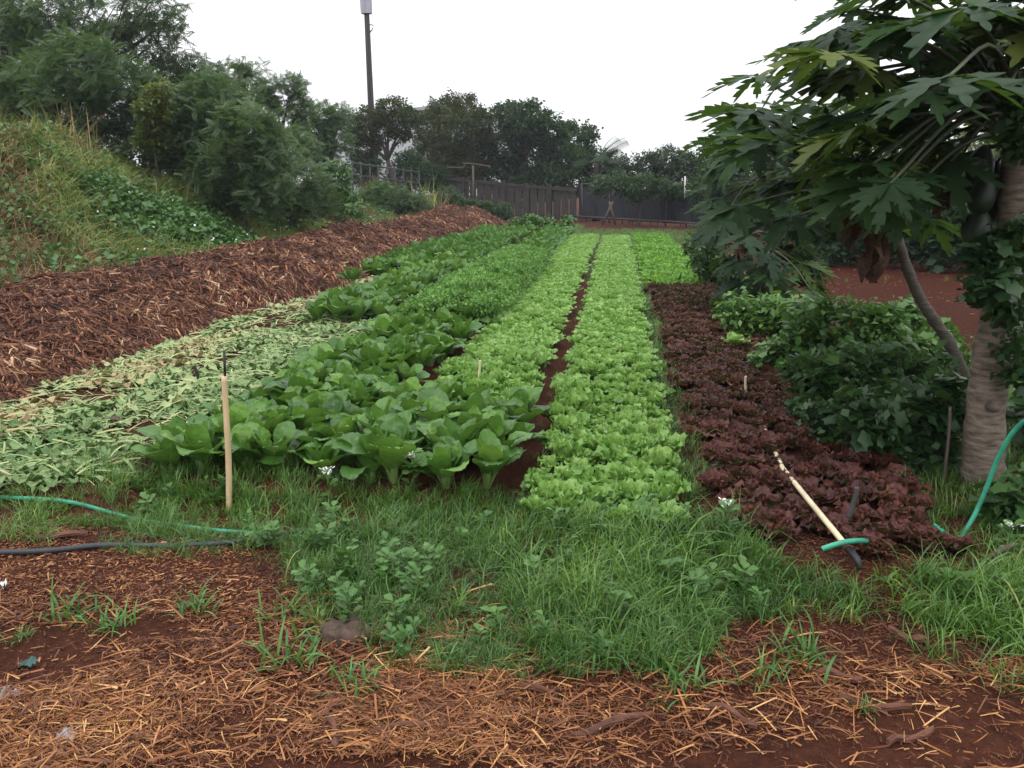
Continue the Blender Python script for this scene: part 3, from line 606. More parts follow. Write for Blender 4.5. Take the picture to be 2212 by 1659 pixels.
# ------------------------------------------------------------------ trees and shrubs
def qleaf(L, w, fold=.15):
    return T([(0, 0, 0), (L * .45, -w / 2, fold * w), (L, 0, -.1 * L), (L * .45, w / 2, fold * w)], [0, 1, 2, 3], [4])
def cl_broad(seed, n=15, L=.34, w=.17, up=.5):
    r = np.random.default_rng(seed); ts = []
    for i in range(n):
        d = r.normal(size=3); d /= np.linalg.norm(d)
        ts.append(qleaf(L * r.uniform(.6, 1.15), w * r.uniform(.8, 1.2)).move(rot(r.uniform(0, 6.28), r.normal() * up + .2, r.normal() * up), d * r.uniform(.1, .5)).rn(r.random()))
    return merge(ts)
def cl_feather(seed, nf=5, n=8, L=.62):
    r = np.random.default_rng(seed); ts = []
    for i in range(nf):
        fr = []
        for j in range(n):
            s = (j + 1) / n; x = s * L; z = -.22 * s * s * L
            for sg in (-1, 1):
                fr.append(qleaf(.20 * (1 - .5 * abs(s - .45)), .066, .05).move(rot(sg * (1.15 - .3 * s), .15), (x, 0, z)))
        f = merge(fr); ts.append(f.move(rot(i * 6.28 / nf + r.normal() * .4, r.normal() * .45 - .1, r.normal() * .4), r.normal(size=3) * .1).rn(r.random()))
    return merge(ts)
def lobed(L, w):
    a = np.linspace(-2.7, 2.7, 11); r_ = np.where(np.arange(11) % 2 == 0, 1.0, .72) * (1 + .25 * np.cos(a)); v = [(0, 0, 0)] + [(L * .45 + L * .5 * q * math.cos(t), w * .62 * q * math.sin(t), .05 * L * math.cos(2 * t) - .04 * L) for t, q in zip(a, r_)]
    return T(v, [k for j in range(1, 11) for k in (0, j, j + 1)], [3] * 10)
def cl_lobed(seed, n=10):
    r = np.random.default_rng(seed); ts = []
    for i in range(n):
        d = r.normal(size=3); d /= np.linalg.norm(d); sz = r.uniform(.25, .52)
        ts.append(lobed(sz, sz * .95).move(rot(r.uniform(0, 6.28), r.normal() * .45 + .25, r.normal() * .45), d * r.uniform(.15, .6)).rn(r.random()))
    return merge(ts)
CL = {'mix': [cl_lobed(790 + i, 8) for i in range(2)] + [cl_broad(796 + i, 12, .42, .22, .4) for i in range(3)] + [cl_broad(793 + i, 10, .3, .24) for i in range(2)], 'lobed': [cl_lobed(780 + i) for i in range(6)], 'broad': [cl_broad(700 + i) for i in range(5)], 'feather': [cl_feather(720 + i) for i in range(5)],
      'round': [cl_broad(740 + i, 12, .32, .27) for i in range(5)], 'weed': [cl_broad(760 + i, 12, .42, .22, .35) for i in range(5)]}
DK = 6.5
def crown_pts(r, lobes, n_per, zs=.85, gap=.28, seed=0):
    out = []
    for (c, R) in lobes:
        n = int(n_per * R * R) + 12; d = r.normal(size=(n, 3)); d /= np.linalg.norm(d, axis=1)[:, None]
        rad = R * (.45 + .6 * r.random(n) ** .6 + .45 * (r.random(n) < .07) * r.random(n)); p = c + d * rad[:, None] * [1, 1, zs]
        g = fbm(p[:, 0] * 1.6 / max(.5, R) + p[:, 2] * .8, p[:, 1] * 1.6 / max(.5, R) + p[:, 2] * 1.1, seed)
        out.append(p[g > gap])
    return np.vstack(out)
def woody(name, label, cat, Yd, lobes, base, kind, mat, cs, dens=60, tr=.08, gap=.28, seed=0, group=None, limbs=True, parts=('trunk', 'crown'), dspread=.5, zs=.85):
    r = np.random.default_rng(seed + 1000); sc = Yd / FPX
    L = [(D(x, y, Yd + r.normal() * dspread * R * sc), R * sc) for x, y, R in lobes]
    b = D(base[0], base[1], Yd); b = np.array([b[0], b[1], float(H(b[0], b[1]))])
    o = empty(name, b, label, cat, group)
    P = crown_pts(r, L, DK * dens / (cs * cs) * .09, zs, gap, seed); n = len(P)
    cen = np.mean([c for c, _ in L], 0); od = np.arctan2(P[:, 1] - cen[1], P[:, 0] - cen[0])
    cl = inst_many(CL[kind], rot(od + r.normal(0, 1, n), r.normal(.1, .35, n), r.normal(0, .35, n)), P - b, cs * r.uniform(.7, 1.3, n), r.random(n), r, .55)
    obj(parts[1], cl, M[mat], o)
    if limbs:
        ts = []; top = np.array([b[0] * .4 + cen[0] * .6, b[1] * .4 + cen[1] * .6, b[2] + max(.2, (min(c[2] for c, _ in L) - b[2]) * .75)])
        ts.append(tube(spline([b - b - [0, 0, .1], (top - b) * .5 + [tr * .8, 0, 0], top - b], 8), np.linspace(tr, tr * .6, 8), 8))
        for c, R in L:
            mid = (top + c) / 2 + r.normal(size=3) * .12 * R; ts.append(tube(spline([top - b, mid - b, c - b], 7), np.linspace(tr * .5, tr * .1, 7), 6))
            for _ in range(3):
                e_ = c + r.normal(size=3) * R * .5; ts.append(tube(spline([mid - b, (mid + e_) / 2 - b + r.normal(size=3) * .08, e_ - b], 5), np.linspace(tr * .2, tr * .05, 5), 5))
        obj(parts[0], merge(ts), M['treebark'], o)
    return o
woody('tree', 'tall airy dark tree at the top left corner, sky showing through its crown', 'tree', 19, [(-90, 40, 170), (30, 20, 120), (130, 60, 110), (230, 20, 110), (320, 10, 75), (345, 60, 50), (-60, 190, 130), (250, 100, 70), (60, 120, 100)], (40, 330), 'feather', 'feather2', .36, 42, .16, .36, 1)
woody('tree', 'rounded leafy green tree on top of the bank, left of the yellow tipped shrub', 'tree', 15.5, [(90, 190, 85), (180, 150, 80), (270, 190, 80), (30, 230, 70), (150, 240, 80), (240, 240, 70), (-40, 240, 70)], (150, 320), 'feather', 'feather', .30, 62, .09, .2, 2)
woody('tree', 'dusky purple tinged tree behind the bank between the two tall airy trees', 'tree', 19.5, [(390, 150, 60), (440, 170, 50), (350, 180, 60), (420, 220, 60)], (400, 330), 'feather', 'feather2', .32, 55, .08, .3, 3)
woody('shrub', 'tall feathery grey green shrub crowning the middle of the bank', 'shrub', 15.5, [(390, 250, 75), (460, 230, 80), (440, 310, 85), (370, 310, 70), (330, 270, 50)], (420, 400), 'feather', 'feather', .28, 66, .05, .18, 4)
woody('shrub', 'wide feathery grey green shrub spilling down the bank toward the mulch', 'shrub', 15, [(530, 285, 70), (550, 330, 85), (480, 370, 75), (570, 400, 70), (510, 420, 60)], (520, 460), 'feather', 'feather', .28, 66, .05, .16, 5)
woody('shrub', 'low dark feathery shrub at the right foot of the bank', 'shrub', 17.5, [(630, 330, 65), (640, 400, 65), (600, 450, 50), (680, 430, 50)], (630, 470), 'feather', 'feather', .28, 66, .05, .16, 6)
woody('shrub', 'small yellow tipped shrub halfway up the bank among dark foliage', 'shrub', 14.6, [(340, 205, 28), (330, 235, 34), (335, 272, 34), (345, 305, 30), (315, 300, 24)], (330, 330), 'weed', 'yellowish', .2, 60, .03, .2, 7)
woody('shrub', 'low dark brush along the crest of the bank behind the drooping grass', 'shrub', 17.5, [(60, 290, 50), (150, 300, 50), (230, 310, 56), (300, 340, 56), (370, 370, 50), (420, 400, 44), (-20, 290, 50)], (250, 380), 'weed', 'feather2', .26, 60, .03, .12, 40)
woody('tree', 'spreading thin crowned tree, left of two against the white sky', 'tree', 22, [(500, 165, 40), (545, 150, 30), (570, 175, 26), (470, 200, 45), (530, 205, 40)], (520, 330), 'feather', 'feather', .3, 62, .07, .36, 8)
woody('tree', 'umbrella shaped tree with open branches against the white sky', 'tree', 23, [(590, 195, 40), (630, 185, 26), (645, 225, 28), (565, 230, 36), (610, 255, 42), (650, 260, 20)], (600, 400), 'feather', 'feather', .3, 62, .08, .36, 9)
woody('tree', 'pale green rounded tree left of the utility pole', 'tree', 29, [(690, 250, 34), (735, 250, 26), (675, 300, 40), (725, 300, 36), (700, 350, 34)], (705, 420), 'feather', 'feather', .36, 62, .09, .2, 10)
woody('tree', 'small rusty leaved tree with forked bare stems before the warehouse', 'tree', 36, [(795, 262, 34), (845, 240, 34), (882, 252, 24), (870, 290, 20), (795, 315, 32), (770, 290, 26), (830, 280, 30)], (850, 380), 'broad', 'brownleaf', .42, 66, .16, .25, 11)
woody('tree', 'broad rusty topped tree above the left end of the board fence', 'tree', 43, [(960, 240, 36), (1000, 235, 36), (930, 280, 44), (985, 290, 54), (1035, 270, 36), (920, 345, 46), (980, 360, 56), (1030, 340, 44)], (985, 440), 'broad', 'brownleaf', .46, 74, .2, .17, 12)
woody('tree', 'dark glossy tree with rounded leaves above the board fence', 'tree', 43, [(1095, 250, 32), (1140, 260, 46), (1190, 285, 38), (1225, 280, 22), (1090, 320, 50), (1150, 340, 56), (1070, 380, 46), (1210, 335, 44), (1130, 400, 46), (1190, 390, 44)], (1130, 440), 'round', 'grape', .5, 78, .2, .14, 13)
woody('tree', 'dark thicket behind the railing below the warehouse', 'tree', 40, [(770, 345, 26), (800, 355, 26), (880, 350, 30), (910, 380, 34), (945, 390, 34), (780, 380, 30), (860, 395, 34)], (860, 420), 'broad', 'grape', .45, 74, .1, .14, 41)
woody('tree', 'dark tree beside the palm, reaching down onto the fence corner', 'tree', 42, [(1250, 330, 36), (1270, 290, 22), (1290, 360, 36), (1240, 390, 40), (1310, 395, 30)], (1260, 440), 'round', 'grape', .45, 74, .15, .14, 14)
woody('tree', 'low round dark tree right of the palm behind the shade cloth', 'tree', 43, [(1400, 355, 28), (1440, 345, 30), (1480, 352, 28), (1420, 390, 34), (1475, 390, 36), (1520, 370, 34), (1350, 385, 34), (1340, 360, 22), (1520, 410, 34)], (1450, 430), 'broad', 'grape', .5, 74, .15, .14, 15)
woody('climbing_plant', 'leafy climber heaped over the top of the shade cloth fence', 'climber', 33.5, [(1300, 400, 22), (1345, 398, 24), (1390, 400, 26), (1430, 408, 24), (1465, 415, 18), (1370, 420, 18)], (1380, 470), 'broad', 'vine', .36, 80, .05, .15, 16, parts=('stem', 'foliage'))
woody('tree', 'dark tree behind the far papaya, next to the white pipe', 'tree', 30, [(1560, 340, 50), (1620, 370, 66), (1530, 410, 40), (1690, 390, 60), (1600, 440, 50), (1660, 460, 50), (1700, 330, 50), (1640, 310, 44)], (1600, 500), 'broad', 'grape', .45, 70, .12, .15, 17)
woody('tree', 'yellow green tree behind the soil field, seen under the papaya leaves', 'tree', 27, [(1800, 340, 56), (1870, 350, 60), (1930, 370, 50), (1770, 400, 60), (1830, 420, 60), (1900, 430, 60), (1790, 470, 50), (1880, 480, 50), (1760, 510, 40), (1840, 520, 40), (1930, 510, 40)], (1850, 540), 'broad', 'yellowish', .4, 50, .12, .3, 18)
woody('tree', 'olive tree behind the soil field near the right edge of the photo', 'tree', 27, [(2000, 350, 60), (2090, 340, 70), (2180, 350, 70), (2270, 330, 80), (2380, 360, 90), (2360, 440, 80), (1990, 420, 70), (2070, 430, 70), (2160, 430, 80), (2020, 490, 50), (2120, 490, 60), (2240, 420, 80)], (2080, 550), 'broad', 'yellowish', .4, 50, .12, .3, 19)
woody('shrub', 'grey green bush on the bank beside the dry grass plumes', 'shrub', 27, [(820, 420, 32), (860, 430, 32), (790, 440, 34), (900, 440, 26), (840, 455, 30)], (845, 470), 'feather', 'feather', .26, 80, .03, .1, 20)
woody('shrub', 'mixed leafy bush between the feathery shrub and the dry grass', 'shrub', 23, [(720, 380, 36), (740, 430, 36), (690, 450, 34), (760, 465, 28)], (720, 480), 'weed', 'creeper', .3, 70, .03, .15, 21)
woody('shrub', 'brownish straggly bush at the top of the mulch ridge', 'shrub', 21, [(700, 460, 26), (660, 475, 24), (740, 480, 22)], (700, 500), 'weed', 'brownleaf', .25, 60, .02, .2, 22)
woody('shrub', 'dark low bush in front of the board fence', 'shrub', 36, [(1010, 446, 22), (1050, 452, 20), (1090, 456, 18), (970, 425, 26), (945, 440, 22)], (1040, 468), 'broad', 'vine', .3, 80, .03, .12, 23)
woody('shrub', 'bright green bushy plant at the far end of the left beds', 'shrub', 27.5, [(1120, 488, 16), (1150, 484, 20), (1180, 490, 18), (1100, 495, 12)], (1145, 505), 'weed', 'shrub', .3, 90, .02, .1, 24)
woody('shrub', 'tall bright green plant standing at the end of the mustard bed', 'shrub', 27, [(1222, 490, 11), (1225, 478, 8)], (1222, 505), 'weed', 'shrub', .3, 90, .02, .1, 25)
woody('shrub', 'leafy green bush edging the seedling bed before the far papaya', 'shrub', 13, [(1530, 560, 40), (1560, 610, 38), (1510, 530, 26), (1545, 500, 30)], (1545, 620), 'weed', 'vine', .2, 75, .03, .12, 26)
woody('shrub', 'bright low weed clump between the red bed and the far papaya', 'shrub', 8.4, [(1600, 680, 40), (1650, 685, 44), (1710, 685, 40), (1630, 730, 44), (1690, 740, 44), (1740, 720, 40), (1660, 770, 36)], (1650, 760), 'weed', 'shrub', .19, 80, .02, .1, 27)
woody('shrub', 'light green eggplant like bush before the red soil field', 'shrub', 6.7, [(1760, 690, 50), (1830, 685, 46), (1900, 700, 46), (1790, 745, 56), (1880, 750, 56), (1720, 750, 46), (1950, 740, 40), (1800, 800, 50)], (1810, 850), 'mix', 'shrub', .17, 85, .02, .3, 28)
woody('shrub', 'mid green leafy bush right of the red lettuce bed', 'shrub', 5.4, [(1790, 820, 66), (1870, 810, 70), (1950, 800, 66), (1750, 800, 40), (1830, 890, 66), (2020, 820, 56), (1760, 880, 40), (1920, 880, 60)], (1850, 930), 'mix', 'vine2', .17, 85, .02, .3, 29)
woody('squash_vine', 'dark broad leaved vine heap left of the thick papaya trunk', 'vine', 4.75, [(1880, 900, 66), (1960, 890, 70), (2030, 900, 66), (1920, 960, 62), (2000, 980, 62), (1860, 960, 40), (2050, 1000, 46), (1960, 1020, 36), (2060, 860, 40)], (1950, 1040), 'mix', 'vine', .19, 85, .02, .28, 30, parts=('stem', 'foliage'))
woody('squash_vine', 'dark leafy vine with white blooms under the green hose at right edge', 'vine', 4.0, [(2190, 1080, 50), (2215, 1150, 50), (2170, 1180, 40), (2250, 1060, 60), (2240, 1210, 40), (2150, 1130, 24)], (2200, 1210), 'mix', 'vine2', .13, 85, .012, .25, 31, parts=('stem', 'foliage'))
woody('climbing_plant', 'leafy climber wrapped around the upper half of the thick papaya trunk', 'climber', 4.3, [(2150, 580, 40), (2190, 570, 50), (2195, 640, 44), (2210, 680, 46), (2210, 750, 40), (2130, 540, 34), (2195, 520, 40), (2225, 810, 30), (2140, 620, 36), (2205, 300, 34), (2200, 240, 30)], (2150, 1090), 'mix', 'vine', .13, 65, .012, .3, 32, limbs=False, parts=('stem', 'foliage'))
woody('shrub', 'shadowy bush at the right edge behind the thick papaya trunk', 'shrub', 8, [(2200, 640, 50), (2240, 700, 60), (2180, 720, 30), (2230, 800, 60)], (2230, 850), 'round', 'vine', .2, 70, .02, .12, 33)
woody('shrub', 'tall dark tangled bush at the back of the soil field, left half', 'shrub', 17.6, [(1760, 500, 34), (1810, 490, 36), (1860, 495, 36), (1910, 480, 40), (1780, 460, 36), (1850, 450, 40), (1750, 532, 24), (1795, 535, 26), (1840, 535, 24), (1885, 535, 26), (1930, 532, 26)], (1830, 540), 'mix', 'grape', .36, 75, .03, .2, 50)
woody('shrub', 'tall dark tangled bush at the back of the soil field, right half', 'shrub', 16.8, [(2330, 490, 60), (2440, 480, 70), (1970, 490, 40), (2030, 480, 44), (2090, 490, 44), (2160, 490, 50), (2230, 490, 50), (2000, 440, 44), (2080, 440, 44), (2180, 430, 50), (1975, 538, 26), (2020, 540, 28), (2070, 540, 28), (2120, 542, 28), (2180, 542, 34)], (2090, 550), 'mix', 'grape', .36, 75, .03, .2, 51)
woody('shrub', 'loose pale green weeds spilling beside the far half of the red bed', 'shrub', 6.9, [(1660, 780, 34), (1700, 800, 38), (1735, 840, 32), (1680, 830, 26)], (1700, 850), 'mix', 'shrub', .13, 80, .012, .3, 52)
woody('shrub', 'low dark weeds at the foot of the vine heap, next to the red bed', 'shrub', 4.8, [(1790, 930, 36), (1830, 975, 40), (1880, 1020, 36), (1930, 1050, 30), (1760, 890, 28)], (1840, 1020), 'mix', 'vine', .11, 80, .01, .3, 53)
woody('shrub', 'yellowish weedy bush at the near edge of the soil field by the slender stem', 'shrub', 7.6, [(1940, 690, 40), (1990, 720, 44), (2040, 740, 40), (1970, 760, 40), (2060, 780, 40)], (1990, 800), 'mix', 'shrub', .16, 70, .015, .35, 54)
woody('shrub', 'big leafy bush just past the right edge behind the green hose', 'shrub', 5.2, [(2330, 760, 110), (2420, 850, 110), (2300, 900, 80), (2480, 700, 120)], (2380, 960), 'mix', 'vine2', .2, 60, .03, .25, 55)
woody('shrub', 'dark low hedge plant along the back of the red soil field', 'shrub', 20, [(1960, 535, 26), (2010, 530, 28), (2060, 545, 26), (2110, 540, 28), (1900, 545, 20)], (2000, 560), 'broad', 'vine', .28, 70, .02, .12, 34)
# dry grass plumes on the bank
for i, (px, py, hgt) in enumerate(((800, 385, .9), (920, 395, 1.0), (150, 290, .9), (955, 420, .9))):
    Yd = (29, 30, 12.5, 31)[i]; b = D(px, py + 35, Yd); b[2] = max(float(H(b[0], b[1])), b[2] - .3)
    t = tuft(60, hgt * 1.3, .022 if i != 2 else .012, 1.0, 900 + i, .22, .3)
    tag(obj('grass_clump', t, M['drygrass'] if i != 1 else M['hillgrass'], loc=b), ('dry tan grass plume at the foot of the utility pole', 'tall yellow green grass plume right of the dry plume', 'dry tan grass plume topping the left bank', 'thin pale grass plume beside the end of the board fence')[i], 'grass clump')

# palm
def frond(L=1, n=26, droop=.6, seed=0):
    r = np.random.default_rng(seed); ts = []
    s = np.linspace(0, 1, 12); ang = .2 + droop * 1.6 * s ** 1.4; x = np.concatenate([[0], np.cumsum(np.sin(ang[:-1]))]) / 11 * L; z = np.concatenate([[0], np.cumsum(np.cos(ang[:-1]))]) / 11 * L
    ts.append(tube(np.stack([x, 0 * x, z], -1), np.linspace(.03, .008, 12) * L * .6, 5))
    for j in range(n):
        f = .15 + .85 * j / n; px_ = np.interp(f, s, x); pz_ = np.interp(f, s, z); aa = np.interp(f, s, ang)
        for sg in (-1, 1):
            ts.append(qleaf(.52 * L * (1.1 - .7 * abs(f - .4)), .034 * L, .1).move(rot(sg * (1.0 - .4 * f), aa - 1.2 + .5, 0), (px_, 0, pz_)))
    return merge(ts)
pc = D(1290, 352, 39); base = np.array([pc[0], pc[1], 0]); pal = empty('palm_tree', base, 'palm with feathery fronds sticking out above the dark trees', 'palm')
obj('trunk', tube([(0, 0, 0), (.05, 0, pc[2] * .5), (0, 0, pc[2])], [.2, .16, .15], 10), M['treebark'], pal)
for i, (yw, tl, L) in enumerate(((.2, .35, 1.9), (.6, .5, 1.5), (-.2, .9, 1.6), (2.6, .5, 1.6), (-.5, 1.3, 1.7), (1.6, .6, 1.5), (3.6, 1.0, 1.4), (-1.3, .8, 1.6), (.1, .1, 1.6))):
    f = obj('frond', frond(L * .9, droop=.5, seed=i), M['grape'], pal, (0, 0, pc[2])); f.rotation_euler = (0, tl, yw)

# ------------------------------------------------------------------ papaya trees
def papaya_blade(seed):
    r = np.random.default_rng(seed); ts = []
    for k, (an, ln) in enumerate(zip(np.radians([-142, -106, -70, -35, 0, 35, 70, 106, 142]), (.55, .76, .92, 1.02, 1.1, 1.02, .92, .76, .55))):
        ln *= r.uniform(.88, 1.1); n = 19; s = np.linspace(0, 1, n); saw = (s * 4.6 + r.random() * .3) % 1
        wid = np.where(s < .34, s * .46, (.39 * (1 - s) ** .75 + .015) * (.30 + .80 * saw ** .9) * np.minimum(1, .35 + s))
        wid = np.maximum(wid, .012); wid[-1] = .004; adv = .2 * saw * (s > .34)
        drp = -.34 * s ** 1.8 * ln * r.uniform(.7, 1.4) ; z0 = drp + .02 * (k % 2)
        P = np.zeros((n, 3, 3))
        P[:, 1] = np.stack([s * ln, 0 * s, z0], -1)
        for j, sg in ((0, -1), (2, 1)): P[:, j] = np.stack([(s + adv * .8) * ln, sg * wid * ln * 1.1, z0 + wid * .35 * ln - .02 * r.random(n) - adv * .25], -1)
        t = grid(P, np.tile([1, 0, 1], n)); ts.append(t.move(rot(an + r.normal() * .06, r.normal() * .06)))
    return merge(ts)
PBL = [mesh('leaf', papaya_blade(800 + i), M['papaya']) for i in range(7)]
DEADB = []
def dead_blade(seed):
    r = np.random.default_rng(seed); ts = []
    for k in range(7):
        L = r.uniform(.6, 1.0); s = np.linspace(0, 1, 9); w = .12 * np.sin(np.pi * np.clip(s * .9 + .1, 0, 1)) * r.uniform(.6, 1.2)
        x = .12 * np.sin(s * 3 + r.uniform(0, 6)) * s; P = np.stack([np.stack([x - w, .1 * np.sin(s * 9 + k), -s * L], -1), np.stack([x, .04 * np.cos(s * 7), -s * L], -1), np.stack([x + w, .1 * np.sin(s * 8 + k * 2), -s * L], -1)], 1)
        ts.append(grid(P).move(rot(k * .9), (r.normal() * .05, r.normal() * .05, 0)))
    return merge(ts)
for i in range(3): DEADB.append(mesh('dead_leaf', dead_blade(850 + i), M['deadleaf']))
def papaya(label, base, trunk_pts, trad, leaves, dead=(), fruits=0, seed=0, scar=False, crown_h=.35, bark='bark'):
    """trunk_pts world; leaves: (hub world point, blade radius)"""
    r = np.random.default_rng(seed); b = np.asarray(base, float); o = empty('papaya_tree', b, label, 'papaya tree')
    tp = spline(np.asarray(trunk_pts) - b, 60); rr = np.interp(np.linspace(0, 1, 60), np.linspace(0, 1, len(trad)), trad)
    rr = rr * (1 + .05 * (np.arange(60) % 5 == 0)) * (1 + .05 * r.normal(size=60)); obj('trunk', tube(tp, rr, 16), M[bark], o)
    top = tp[-1]
    for k, (hub, R) in enumerate(leaves):
        hub = np.asarray(hub) - b; s0 = top - np.array([0, 0, crown_h]) * r.random(); d = hub - s0; dh = math.hypot(d[0], d[1]); yw = math.atan2(d[1], d[0])
        lf = obj('leaf', PBL[int(r.integers(0, 7))], None, o, hub)
        tilt = np.clip(.24 + .25 * r.normal() - d[2] / (dh + .3) * .2, -.3, .7)
        lf.rotation_euler = (r.normal() * .18, tilt, yw + r.normal() * .25); lf.scale = (R, R, R)
        Mi = (Matrix.Translation(lf.location) @ lf.rotation_euler.to_matrix().to_4x4() @ Matrix.Diagonal((R, R, R, 1))).inverted()
        mid = s0 + d * .55 + np.array([0, 0, .10 * np.linalg.norm(d)]); pts = spline([s0, s0 + d * .15 + [0, 0, .03], mid, hub], 14)
        pl = np.array([Mi @ Vector(q) for q in pts]); obj('petiole', tube(pl, np.linspace(.014, .007, 14) / R, 6), M['petiole'], lf)
    for (px_, sc_) in dead:
        q = np.asarray(px_) - b; dl = obj('dead_leaf', DEADB[int(r.integers(0, 3))], None, o, q); dl.scale = (sc_,) * 3; dl.rotation_euler.z = r.uniform(0, 6); dl['label'] = 'shrivelled brown hanging leaf'
        Mi = (Matrix.Translation(dl.location) @ dl.rotation_euler.to_matrix().to_4x4() @ Matrix.Diagonal((sc_, sc_, sc_, 1))).inverted()
        s0 = top - np.array([0, 0, crown_h]); pl = np.array([Mi @ Vector(w) for w in spline([s0, (s0 + q) / 2 + [0, 0, .08], q], 10)]); obj('petiole', tube(pl, .008 / sc_, 5), M['petiole'], dl)
    fm = None
    for k in range(fruits):
        an = r.uniform(0, 6.28); hh_ = r.uniform(.08, .6); q = top + np.array([math.cos(an) * .13, math.sin(an) * .13, -crown_h * .6 - hh_])
        if fm is None:
            u = np.linspace(0, np.pi, 12)[:, None]; v_ = np.linspace(0, 2 * np.pi, 15)[None]; pr_ = np.sin(u) * (1 + .18 * np.cos(u) * -1)
            fm = mesh('fruit', grid(np.stack([pr_ * np.cos(v_) * .06, pr_ * np.sin(v_) * .06, np.cos(u) * .10 + 0 * v_], -1)), M['fruit'])
        f = obj('fruit', fm, None, o, q); f.rotation_euler = (r.normal() * .2, r.normal() * .2, an); s_ = r.uniform(.8, 1.25); f.scale = (s_,) * 3
    if scar:
        c_ = D(2148, 884, 4.36) - b; obj('branch_stub', tube([c_ + [0, .08, 0], c_ + [0, .0, .005], c_ + [-.003, -.03, .01]], [.022, .022, .019], 12), M['post'], o)
    return o
def hubs(lst, Y, extra=(), seed=0):
    r = np.random.default_rng(seed); lst = list(lst)
    for (x0, x1, y0, y1, n, R0) in extra: lst += [(r.uniform(x0, x1), r.uniform(y0, y1), R0 * r.uniform(.85, 1.15), r.normal() * .5) for _ in range(n)]
    return [(D(x, y, Y + dy), R * .82) for x, y, R, dy in lst]
b1 = on_ground([(2.02, 4.5)])[0]
papaya('thick ringed papaya at the right edge, green fruit under its crown', b1, [b1 - [0, 0, .1], D(2128, 900, 4.5), D(2150, 720, 4.55), D(2185, 520, 4.6), D(2205, 250, 4.65), D(2205, 160, 4.65)], [.112, .095, .09, .08, .075, .05],
       hubs([(1800, 150, .36, .3), (1900, 70, .40, -.2), (1740, 90, .30, .4), (1990, 40, .42, .1), (2100, 10, .45, -.2), (1930, 170, .40, .5), (2060, 130, .38, .4), (2170, 40, .42, .2), (1840, 260, .36, .1), (1990, 250, .36, .5),
             (1870, 350, .36, -.2), (1960, 330, .34, .4), (1900, 430, .30, .3), (1790, 330, .34, .5), (2080, 300, .32, .7), (1950, -40, .42, .3), (2060, -60, .45, 0), (2250, 60, .45, -.3), (2290, 260, .4, 0), (2300, 400, .36, .3), (1850, 20, .36, .6), (2040, 400, .28, .6)], 4.6, [(1740, 2260, -40, 210, 32, .36), (1830, 2060, 180, 400, 16, .32), (1880, 2000, 330, 470, 7, .26)], 1),
       dead=[(D(2040, 390, 4.9), .22), (D(2105, 470, 4.9), .16)], fruits=13, seed=1, scar=True)
b2 = on_ground([(2.36, 5.9)])[0]
papaya('leaning slender papaya with a bare grey stem beside the thick trunk', b2, [b2 - [0, 0, .1], D(2100, 900, 5.9), D(2060, 760, 5.95), D(1985, 640, 6), D(1940, 520, 6), D(1915, 430, 6)], [.055, .047, .04, .036, .034, .03],
       hubs([(1640, 165, .36, 0), (1720, 250, .38, .2), (1620, 250, .34, .5), (1760, 290, .4, -.2), (1640, 320, .40, -.6), (1700, 390, .36, -.1), (1830, 330, .36, .3), (1720, 480, .36, .0), (1800, 500, .34, .3), (1900, 300, .4, .4), (2000, 350, .36, .3), (2010, 480, .3, .2), (1850, 230, .38, .6), (1960, 250, .36, .8), (1780, 400, .36, .5)], 6.0, [(1590, 1960, 230, 490, 27, .36)], 2),
       dead=[(D(1838, 462, 5.7), .24), (D(1888, 505, 5.7), .36)], seed=2, bark='darkbark')
b3 = on_ground([(2.0, 10.6)])[0]
papaya('farther papaya left of the soil field with pale yellow green front leaf', b3, [b3 - [0, 0, .1], D(1665, 560, 10.6), D(1666, 450, 10.6), D(1660, 330, 10.6)], [.1, .09, .08, .05],
       hubs([(1560, 305, .5, 0), (1600, 270, .5, .3), (1660, 250, .5, .5), (1720, 280, .5, .2), (1560, 350, .5, -.3), (1630, 330, .52, -.6), (1560, 400, .46, .2), (1720, 370, .5, -.3), (1590, 440, .46, -.3), (1700, 440, .5, -.4), (1560, 478, .5, -.8), (1760, 420, .45, 0), (1640, 400, .5, .4), (1545, 440, .4, .4), (1780, 340, .5, .4)], 10.6, [(1550, 1760, 260, 500, 20, .42)], 3),
       dead=[(D(1602, 515, 9.6), .32)], seed=3, crown_h=.5)
b4 = on_ground([(1.95, 9.9)])[0]
papaya('short bushy dark papaya at the base of the farther papaya', b4, [b4 - [0, 0, .1], D(1655, 640, 9.9), D(1660, 560, 9.9), D(1660, 520, 9.9)], [.06, .05, .05, .035],
       hubs([(1580, 560, .4, 0), (1620, 530, .4, .3), (1700, 530, .42, .2), (1600, 610, .4, -.3), (1660, 590, .42, -.5), (1730, 570, .42, 0), (1700, 620, .4, -.4), (1640, 640, .34, -.5), (1750, 610, .36, .2), (1570, 620, .34, .2), (1660, 550, .4, -.5)], 9.9, [(1560, 1760, 500, 640, 20, .36)], 4), seed=4, crown_h=.2)

